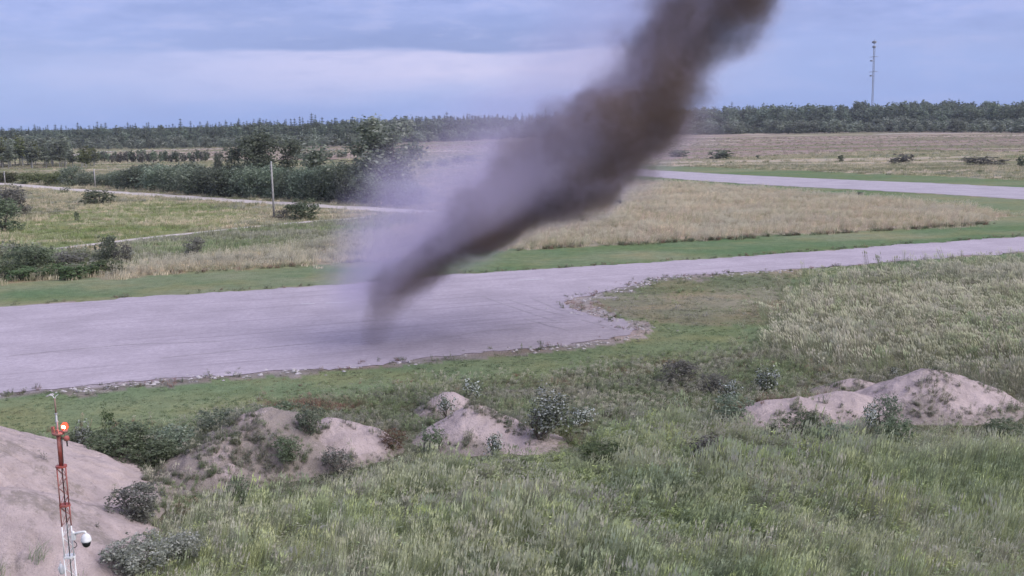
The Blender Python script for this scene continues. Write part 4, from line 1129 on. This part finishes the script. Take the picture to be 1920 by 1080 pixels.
bush('dark weed bush at the foot of the overgrown mound', 450, 938, 70, 46, 'willow', 9, 1200)
bush('reddish weed bush at the end of the pale leaning mound', 740, 850, 60, 40, 'reddish', 0, 900)
bush('dark bush in front of the small rear mound', 810, 848, 60, 60, 'willow', 1, 1000)
bush('purplish brush patch in the belt beyond the mounds', 1270, 718, 84, 46, 'purple', 2, 1500)
bush('purplish brush behind the long gravel ridge', 1340, 736, 70, 42, 'purple', 3, 1200)
bush('dark brush under the start of the long ridge', 1375, 790, 80, 54, 'thicket', 4, 1300)
bush('dark bush in front of the long low ridge', 1490, 826, 110, 54, 'willow', 5, 1500)
bush('green bush in front of the gap between ridge and largest mound', 1570, 836, 80, 44, 'thicket', 6, 1300)
bush('dark bush at the foot of the largest mound', 1680, 836, 90, 60, 'willow', 7, 1400)
bush('olive bush growing between the ridge and the largest mound', 1655, 806, 60, 68, 'thicket', 8, 1200)
bush('dark bush at the end of the largest mound', 1880, 826, 90, 46, 'willow', 9, 1300)
bush('purplish bush patch in the near grass below the belt', 1340, 876, 110, 60, 'purple', 0, 1700)
bush('leafy green bush beside the peaked mound tail', 1130, 868, 110, 44, 'green', 1, 1500)
bush('bright green bush behind the peaked mound tail', 1070, 830, 44, 34, 'yellowgreen', 2, 700)

# ------------------------------------------------------------------ mast with lamp, dome camera, antenna
RED_M = plain('red_paint_mat', (0.30, 0.065, 0.05), 0.6, 0.25, 5.0, dirt=(0.30, 0.15, 0.13))
WHITE_M = plain('white_paint_mat', (0.74, 0.73, 0.72), 0.5, 0.12, 7.0)
GALV_M = plain('galvanized_mat', (0.45, 0.45, 0.46), 0.5, 0.2, 9.0, 0.3)
BLACK_M = plain('black_dome_mat', (0.012, 0.012, 0.016), 0.12, 0.1, 3.0, 0.0, 0.6)
CABLE_M = plain('cable_mat', (0.02, 0.02, 0.02), 0.6)
MY = 20.0
def mz(py, px=118): return at_y(px, py, MY).z
MX = at_y(120, 930, MY).x
zTop, zPlate, zFlange, zBase = mz(742), mz(812), mz(874), 0.0
zRed = mz(985); zJ1 = mz(947); zJ2 = mz(1043)
mast = empty('lattice_mast', (MX, MY, 0), 'slim red and white lattice mast with a red warning lamp on top', 'mast')
SIDE = 0.175
def leg_xy(k, s=SIDE):
    a = math.pi / 2 + k * 2 * math.pi / 3 + 0.35; rr = s / math.sqrt(3)
    return Vector((rr * math.cos(a), rr * math.sin(a)))
secs = [(0.0, zJ2 - 2.8, SIDE * 1.12, WHITE_M), (zJ2 - 2.8, zJ2, SIDE * 1.12, WHITE_M), (zJ2, zRed, SIDE, WHITE_M), (zRed, zJ1, SIDE, RED_M), (zJ1, zFlange - .02, SIDE * .93, RED_M)]
for a, b, s, m_ in secs:
    for k in range(3):
        p = leg_xy(k, s); MB().tube([(p.x, p.y, a), (p.x, p.y, b)], 0.0135, 8).build('leg', m_, mast, True)
    n = max(2, round((b - a) / 0.21)); st = (b - a) / n
    for i in range(n):
        for k in range(3):
            p, q = leg_xy(k, s), leg_xy((k + 1) % 3, s); z0 = a + i * st
            up = (i + k) % 2
            (p0, q0) = (p, q) if up else (q, p)
            MB().tube([(p0.x, p0.y, z0 + .01), (q0.x, q0.y, z0 + st - .01)], 0.0062, 5).build('brace', m_, mast)
for zf, s in ((zFlange, .11), (zJ1, .12), (zJ2, .125)):
    MB().lathe([(s * .7, -.018), (s, -.018), (s, .018), (s * .7, .018)], 0, 0, zf, 12 if zf == zFlange else 6).build('flange', RED_M if zf > zRed else WHITE_M, mast)
MB().tube([(0, 0, zFlange + .02), (0, 0, zPlate - .01)], 0.042, 14).build('top_pole', RED_M, mast, True)
MB().lathe([(.03, -.02), (.115, -.02), (.12, .0), (.115, .02), (.03, .02)], 0, 0, zPlate, 16).build('top_plate', RED_M, mast)
# conduit down the mast
MB().tube([(.03, -.05, zBase), (.03, -.05, zRed), (.035, -.055, zFlange - .1), (.07, -.05, zFlange + .1), (.075, -.03, zPlate - .05)], .009, 6).build('cable', CABLE_M, mast, True)
# lamp (part of the mast head)
lx = at_y(122, 792, MY).x - MX
zl = zPlate + .02
lamp = MB().lathe([(.05, 0), (.055, .02), (.05, .05), (.035, .06)], lx * .9, 0, zl, 16).build('warning_lamp', RED_M, mast, True)
m, t, p, o = new_mat('lit_red_lens_mat')
p.inputs['Base Color'].default_value = (0.6, 0.02, 0.02, 1); p.inputs['Emission Color'].default_value = (1.0, 0.035, 0.012, 1); p.inputs['Emission Strength'].default_value = 2.2
LENS_M = m
m, t, p, o = new_mat('lit_bulb_mat')
p.inputs['Emission Color'].default_value = (1.0, 0.75, 0.6, 1); p.inputs['Emission Strength'].default_value = 30.0
BULB_M = m
MB().lathe([(.04, .06), (.054, .075), (.058, .115), (.054, .15), (.036, .18), (.010, .19)], lx * .9, 0, zl, 18).build('lens', LENS_M, lamp, True)
MB().lathe([(.015, .085), (.03, .10), (.034, .12), (.028, .14), (.010, .15)], lx * .9, -.038, zl, 14).build('bulb', BULB_M, lamp, True)
for k in range(4):
    a = k * math.pi / 2 + .5; c_, s_ = math.cos(a), math.sin(a); rr = .07
    MB().tube([(lx * .9 + c_ * rr * .7, s_ * rr * .7, zl + .05), (lx * .9 + c_ * rr, s_ * rr, zl + .09), (lx * .9 + c_ * rr, s_ * rr, zl + .15), (lx * .9 + c_ * .03, s_ * .03, zl + .205)], .0045, 5).build('guard', RED_M, lamp)
# bracket pieces round the plate
MB().box(-.09, -.02, zPlate + .07, .05, .05, .14).build('bracket', RED_M, mast)
MB().box(.02, -.09, zPlate + .05, .05, .03, .10).build('bracket', RED_M, mast)
# side junction box and its sensor
MB().tube([(.04, 0, zPlate - .10), (.17, -.03, zPlate - .10)], .016, 8).build('side_arm', RED_M, mast)
jb = MB().lathe([(.02, -.05), (.05, -.045), (.055, .0), (.04, .045), (.015, .055)], .17, -.03, zPlate - .10, 12).build('junction_box', RED_M, mast, True)
MB().tube([(.17, -.03, zPlate - .15), (.17, -.03, zPlate - .26)], .014, 8).build('sensor', CABLE_M, jb)
# whip antenna pipe with forked tip
ax = at_y(105, 775, MY).x - MX - .01
ant = empty('antenna', (MX + ax, MY + .02, zPlate - .06), 'grey antenna pipe with a forked tip clamped beside the red lamp', 'antenna')
zz0 = zPlate - .06
MB().tube([(0, 0, 0), (0, 0, (zTop - zz0) * .55)], .021, 10).build('lower_pipe', GALV_M, ant, True)
MB().tube([(0, 0, (zTop - zz0) * .55), (0, 0, zTop - zz0 - .05)], .015, 10).build('upper_pipe', plain('rust_pipe_mat', (.26, .17, .14), .7), ant, True)
for k in (.12, .35, .55):
    MB().lathe([(.024, -.014), (.031, -.012), (.031, .012), (.024, .014)], 0, 0, (zTop - zz0) * k, 10).build('clamp', GALV_M, ant)
for sx in (-1, 1):
    MB().tube([(0, 0, zTop - zz0 - .07), (sx * .03, 0, zTop - zz0 - .01), (sx * .075, 0.0, zTop - zz0 + .02)], [.009, .008, .006], 6).build('fork_arm', WHITE_M, ant)
MB().box(.05, -.01, .03, .12, .03, .03).build('bracket', GALV_M, ant)
# dome camera
dz = mz(1003); dx = at_y(162, 1005, MY).x - MX; bx = at_y(140, 1003, MY).x - MX
ptz = empty('dome_camera', (MX, MY - .03, dz), 'white dome camera hanging from a bent arm on the mast', 'camera')
MB().box(bx - .012, 0, -.02, .065, .075, .15).build('mount_box', WHITE_M, ptz)
MB().tube([(bx - .012, 0, .05), (bx - .012, 0, .075), (bx + .0, 0, .085)], [.034, .03, .012], 10).build('mount_cap', WHITE_M, ptz, True)
MB().tube([(bx + .02, 0, .03), (bx + .08, 0, .055), (dx - .03, 0, .075), (dx - .005, 0, .07), (dx, 0, .04), (dx, 0, .015)], [.03, .024, .021, .022, .024, .03], 12).build('arm', WHITE_M, ptz, True)
hs = MB().lathe([(.028, .03), (.045, .022), (.075, -.01), (.094, -.05), (.103, -.10), (.106, -.125), (.100, -.13), (.084, -.131)], dx, 0, 0, 28).build('housing', WHITE_M, ptz, True)
MB().lathe([(.082, -.132), (.083, -.165), (.078, -.20), (.062, -.232), (.036, -.252), (.006, -.258)], dx, 0, 0, 28).build('dome_window', BLACK_M, ptz, True)
MB().tube([(bx - .01, -.0, -.095), (bx + .0, .0, -.14), (bx + .035, 0, -.17), (bx + .04, 0, -.22), (bx + .0, 0, -.26), (bx - .06, .02, -.27)], .008, 6).build('cable', CABLE_M, ptz, True)
MB().tube([(bx - .10, .0, -.03), (bx - .03, 0, -.03)], .014, 6).build('mount_strap', GALV_M, ptz)
# small white housing on the other side
sz = mz(1066); sx_ = at_y(116, 1066, MY).x - MX
wb = empty('white_sensor_housing', (MX + sx_, MY, sz), 'small white oval housing clamped low on the mast', 'sensor')
MB().tube([(-.012, -.01, .115), (-.012, -.01, .09), (-.005, 0, .03), (.0, 0, -.06), (.004, 0, -.11), (.004, 0, -.125)], [.006, .028, .05, .056, .042, .012], 14).build('shell', WHITE_M, wb, True)
MB().tube([(0, 0, -.0), (.10, .02, .0)], .014, 8).build('clamp', WHITE_M, wb)
MB().tube([(-.012, -.01, .11), (-.018, -.01, .16)], .011, 8).build('tip', WHITE_M, wb)
MB().box(-.052, -.01, .0, .03, .03, .06).build('hinge', WHITE_M, wb)
# loose small white wire loop by the dome camera is a cable of the camera
# ------------------------------------------------------------------ utility poles and the far tower
WOOD_M = plain('pale_pole_mat', (0.34, 0.325, 0.315), 0.9, 0.2, 3.0)
def upole(label, px, py, top, wpx):
    p = at(px, py); t = -CAM_H / ray(px, py).z; m2 = t / FPX; H = (py - top) * m2; rr = wpx * m2 / 2
    root = empty('utility_pole', p, label, 'pole')
    MB().tube([(0, 0, -.3), (0, 0, H * .5), (0, 0, H)], [rr * 1.15, rr, rr * .8], 9).build('shaft', WOOD_M, root, True)
    MB().lathe([(rr * .5, 0), (rr * .9, .0), (rr * .6, .12), (rr * .1, .16)], 0, 0, H, 8).build('cap', GALV_M, root)
    MB().box(-rr * 1.3, -.02, H - .9, rr * .7, .12, .8).build('fixture', plain('dark_fixture_mat', (.06, .06, .09), .6), root)
    return root
upole('tall pale bare pole standing alone by a round shrub', 514, 407, 305, 3.6)
upole('thin pale pole on the verge of the upper dirt road', 179, 352, 318, 2.2)
upole('faint short pole near the frame edge on the upper dirt road', 10, 347, 322, 1.7)

TOW_M = plain('tower_steel_mat', (0.22, 0.22, 0.24), 0.6, 0.1, 1.0)
D_T = 1150.0
tp = at_y(1633.5, 240, D_T); tb = Vector((tp.x, D_T, 0)); topz = at_y(1634.5, 73, D_T).z; kz = D_T / FPX
tw = empty('communications_tower', tb, 'slim lattice communications tower with antennas rising above the far forest', 'tower')
HT = topz - 7
ws_ = 1.7
cor = [(-ws_ / 2, -ws_ / 2), (ws_ / 2, -ws_ / 2), (0, ws_ / 2)]
for x, y in cor: MB().tube([(x, y, -1), (x, y, HT)], .19, 5).build('leg', TOW_M, tw)
nb = 34
for i in range(nb):
    z0, z1 = HT * i / nb, HT * (i + 1) / nb
    for k in range(3):
        a, b = cor[k], cor[(k + 1) % 3]
        if i % 2: a, b = b, a
        MB().tube([(a[0], a[1], z0), (b[0], b[1], z1)], .12, 4).build('brace', TOW_M, tw)
MB().tube([(0, 0, HT), (0, 0, HT + 7)], [.25, .08], 5).build('lightning_rod', TOW_M, tw)
def tz(py): return at_y(1634, py, D_T).z
for py, rr, hh in ((79, 2.5, 3.0), (88, 2.0, 2.4)):
    MB().lathe([(.8, -hh / 2), (rr, -hh * .25), (rr, hh * .25), (.8, hh / 2)], 0, 0, tz(py), 8).build('antenna_cluster', TOW_M, tw)
for py in (107, 135):
    MB().tube([(-4.5, 0, tz(py)), (4.8, 0, tz(py) + .6)], .25, 5).build('cross_arm', TOW_M, tw)
    MB().lathe([(.3, -.8), (1.5, -.5), (1.5, .5), (.3, .8)], -2.6, -.5, tz(py + 7), 10).build('dish', TOW_M, tw)

# ------------------------------------------------------------------ dark blurred smear, built as a smoke-like volume
def smoke():
    Yp = at(695, 648).y
    S = [(648, 700, 26), (620, 706, 34), (600, 713, 42), (570, 732, 54), (540, 754, 64), (500, 792, 82), (450, 868, 104), (400, 966, 130), (350, 1040, 164), (300, 1094, 174), (250, 1138, 174), (210, 1158, 186), (180, 1180, 178), (150, 1222, 142),
         (100, 1270, 138), (50, 1308, 138), (0, 1350, 148), (-100, 1420, 168), (-250, 1510, 165)]
    pts = []
    for y, x, hw in S:
        p = at_y(x, y, Yp); pts.append((p.z, p.x, hw * Yp / FPX))
    pts[0] = (0.05, pts[0][1], pts[0][2])
    x0 = pts[0][1]; zmax = pts[-1][0]
    V = []; F = []; n = 26
    for z, x, rr in pts:
        for k in range(n):
            a = 2 * math.pi * k / n
            V.append((x - x0 + (math.cos(a) * 2.2 if math.cos(a) > 0 else math.cos(a) * 3.2) * rr, math.sin(a) * rr * 1.9, z))
    for i in range(len(pts) - 1):
        for k in range(n):
            k2 = (k + 1) % n; F.append((i * n + k, i * n + k2, (i + 1) * n + k2, (i + 1) * n + k))
    F.append(tuple(reversed(range(n)))); F.append(tuple((len(pts) - 1) * n + k for k in range(n)))
    me = bpy.data.meshes.new('smear_plume'); me.from_pydata(V, [], F); me.update()
    m = bpy.data.materials.new('smoke_mat'); m.use_nodes = True; t = NT(m.node_tree); t.n.clear()
    out = t.node('ShaderNodeOutputMaterial'); pv = t.node('ShaderNodeVolumePrincipled'); t.l.new(pv.outputs[0], out.inputs['Volume'])
    tcx = t.node('ShaderNodeTexCoord'); X_, Y_, Z_ = t.sep(tcx.outputs['Object'])
    zn = t.math('DIVIDE', Z_, zmax)
    def curve(vals, scale):
        n_ = t.node('ShaderNodeFloatCurve'); cv = n_.mapping.curves[0]
        for i, (z, v) in enumerate(vals):
            if i < 2: cv.points[i].location = (z / zmax, v / scale)
            else: cv.points.new(z / zmax, v / scale)
        for p_ in cv.points: p_.handle_type = 'AUTO'
        n_.mapping.update(); t.put(n_.inputs['Value'], zn)
        return t.math('MULTIPLY', n_.outputs[0], scale)
    sxm = max(abs(q[1] - x0) for q in pts) * 1.05; rm = max(q[2] for q in pts) * 1.05
    sx = curve([(q[0], q[1] - x0) for q in pts], sxm) ; rad = curve([(q[0], q[2]) for q in pts], rm)
    nz = t.noise(tcx.outputs['Object'], 0.33, 3, 0.5)
    nz3 = t.noise(tcx.outputs['Object'], 0.16, 1, 0.5)
    nz4 = t.noise(tcx.outputs['Object'], 1.6, 3, 0.6)
    nzf = t.math('ADD', t.math('ADD', t.math('SUBTRACT', nz, 0.5), t.math('MULTIPLY', t.math('SUBTRACT', nz3, 0.5), 1.6)), t.math('MULTIPLY', t.math('SUBTRACT', nz4, 0.5), 0.5))
    du = t.math('DIVIDE', t.math('SUBTRACT', X_, sx), rad); dv = t.math('DIVIDE', Y_, t.math('MULTIPLY', rad, 0.9))
    d = t.math('SQRT', t.math('ADD', t.math('MULTIPLY', du, du), t.math('MULTIPLY', dv, dv)))
    dn = t.math('ADD', d, t.math('MULTIPLY', nzf, 0.9))
    core = t.sstep(dn, 1.10, 0.22)
    side = t.sstep(du, -0.4, 0.4, 0.62, 1.0)
    halo = t.math('MULTIPLY', t.math('MULTIPLY', t.sstep(t.math('ADD', t.math('MULTIPLY', d, side), t.math('MULTIPLY', nzf, 0.5)), 1.6, 0.7), t.sstep(du, -0.6, 0.3, 2.2, 0.8)), t.math('MULTIPLY', t.sstep(zn, 0.05, 0.20), t.sstep(zn, 0.36, 0.50, 1.0, 0.3)))
    thick = t.sstep(zn, 0.02, 0.34, 0.045, 1.0)
    dens = t.math('ADD', t.math('MULTIPLY', t.math('MULTIPLY', core, thick), SMOKE_D), t.math('MULTIPLY', halo, HALO_D))
    dens = t.math('DIVIDE', dens, t.math('MAXIMUM', rad, 0.5))
    t.put(pv.inputs['Density'], dens)
    n2_ = t.noise(tcx.outputs['Object'], 0.22, 2, 0.5)
    cb = t.mix(t.sstep(n2_, 0.38, 0.62), (0.135, 0.103, 0.086), (0.20, 0.142, 0.105))
    t.put(pv.inputs['Color'], t.mix(t.math('MULTIPLY', core, 3.0, clamp=True), (0.78, 0.70, 0.90), cb))
    pv.inputs['Anisotropy'].default_value = 0.0
    m.cycles.volume_step_rate = 1.0
    o = link('smear_plume', me, None, m); o.location = (x0, Yp, 0)
    tag(o, 'dark brown smoke-like plume slanting up across the runway and sky', 'smoke')
SMOKE_D, HALO_D = 5.0, 0.29
smoke()

# ------------------------------------------------------------------ haze
HAZE = 0.00008
if HAZE:
    mb = MB(); mb.box(0, 700, 67, 3400, 2100, 136)
    m = bpy.data.materials.new('haze_mat'); m.use_nodes = True; t = NT(m.node_tree); t.n.clear()
    out = t.node('ShaderNodeOutputMaterial'); pv = t.node('ShaderNodeVolumePrincipled'); t.l.new(pv.outputs[0], out.inputs['Volume'])
    pv.inputs['Color'].default_value = (0.80, 0.86, 0.98, 1); pv.inputs['Density'].default_value = HAZE
    o = mb.build('haze', m); tag(o, kind='stuff')
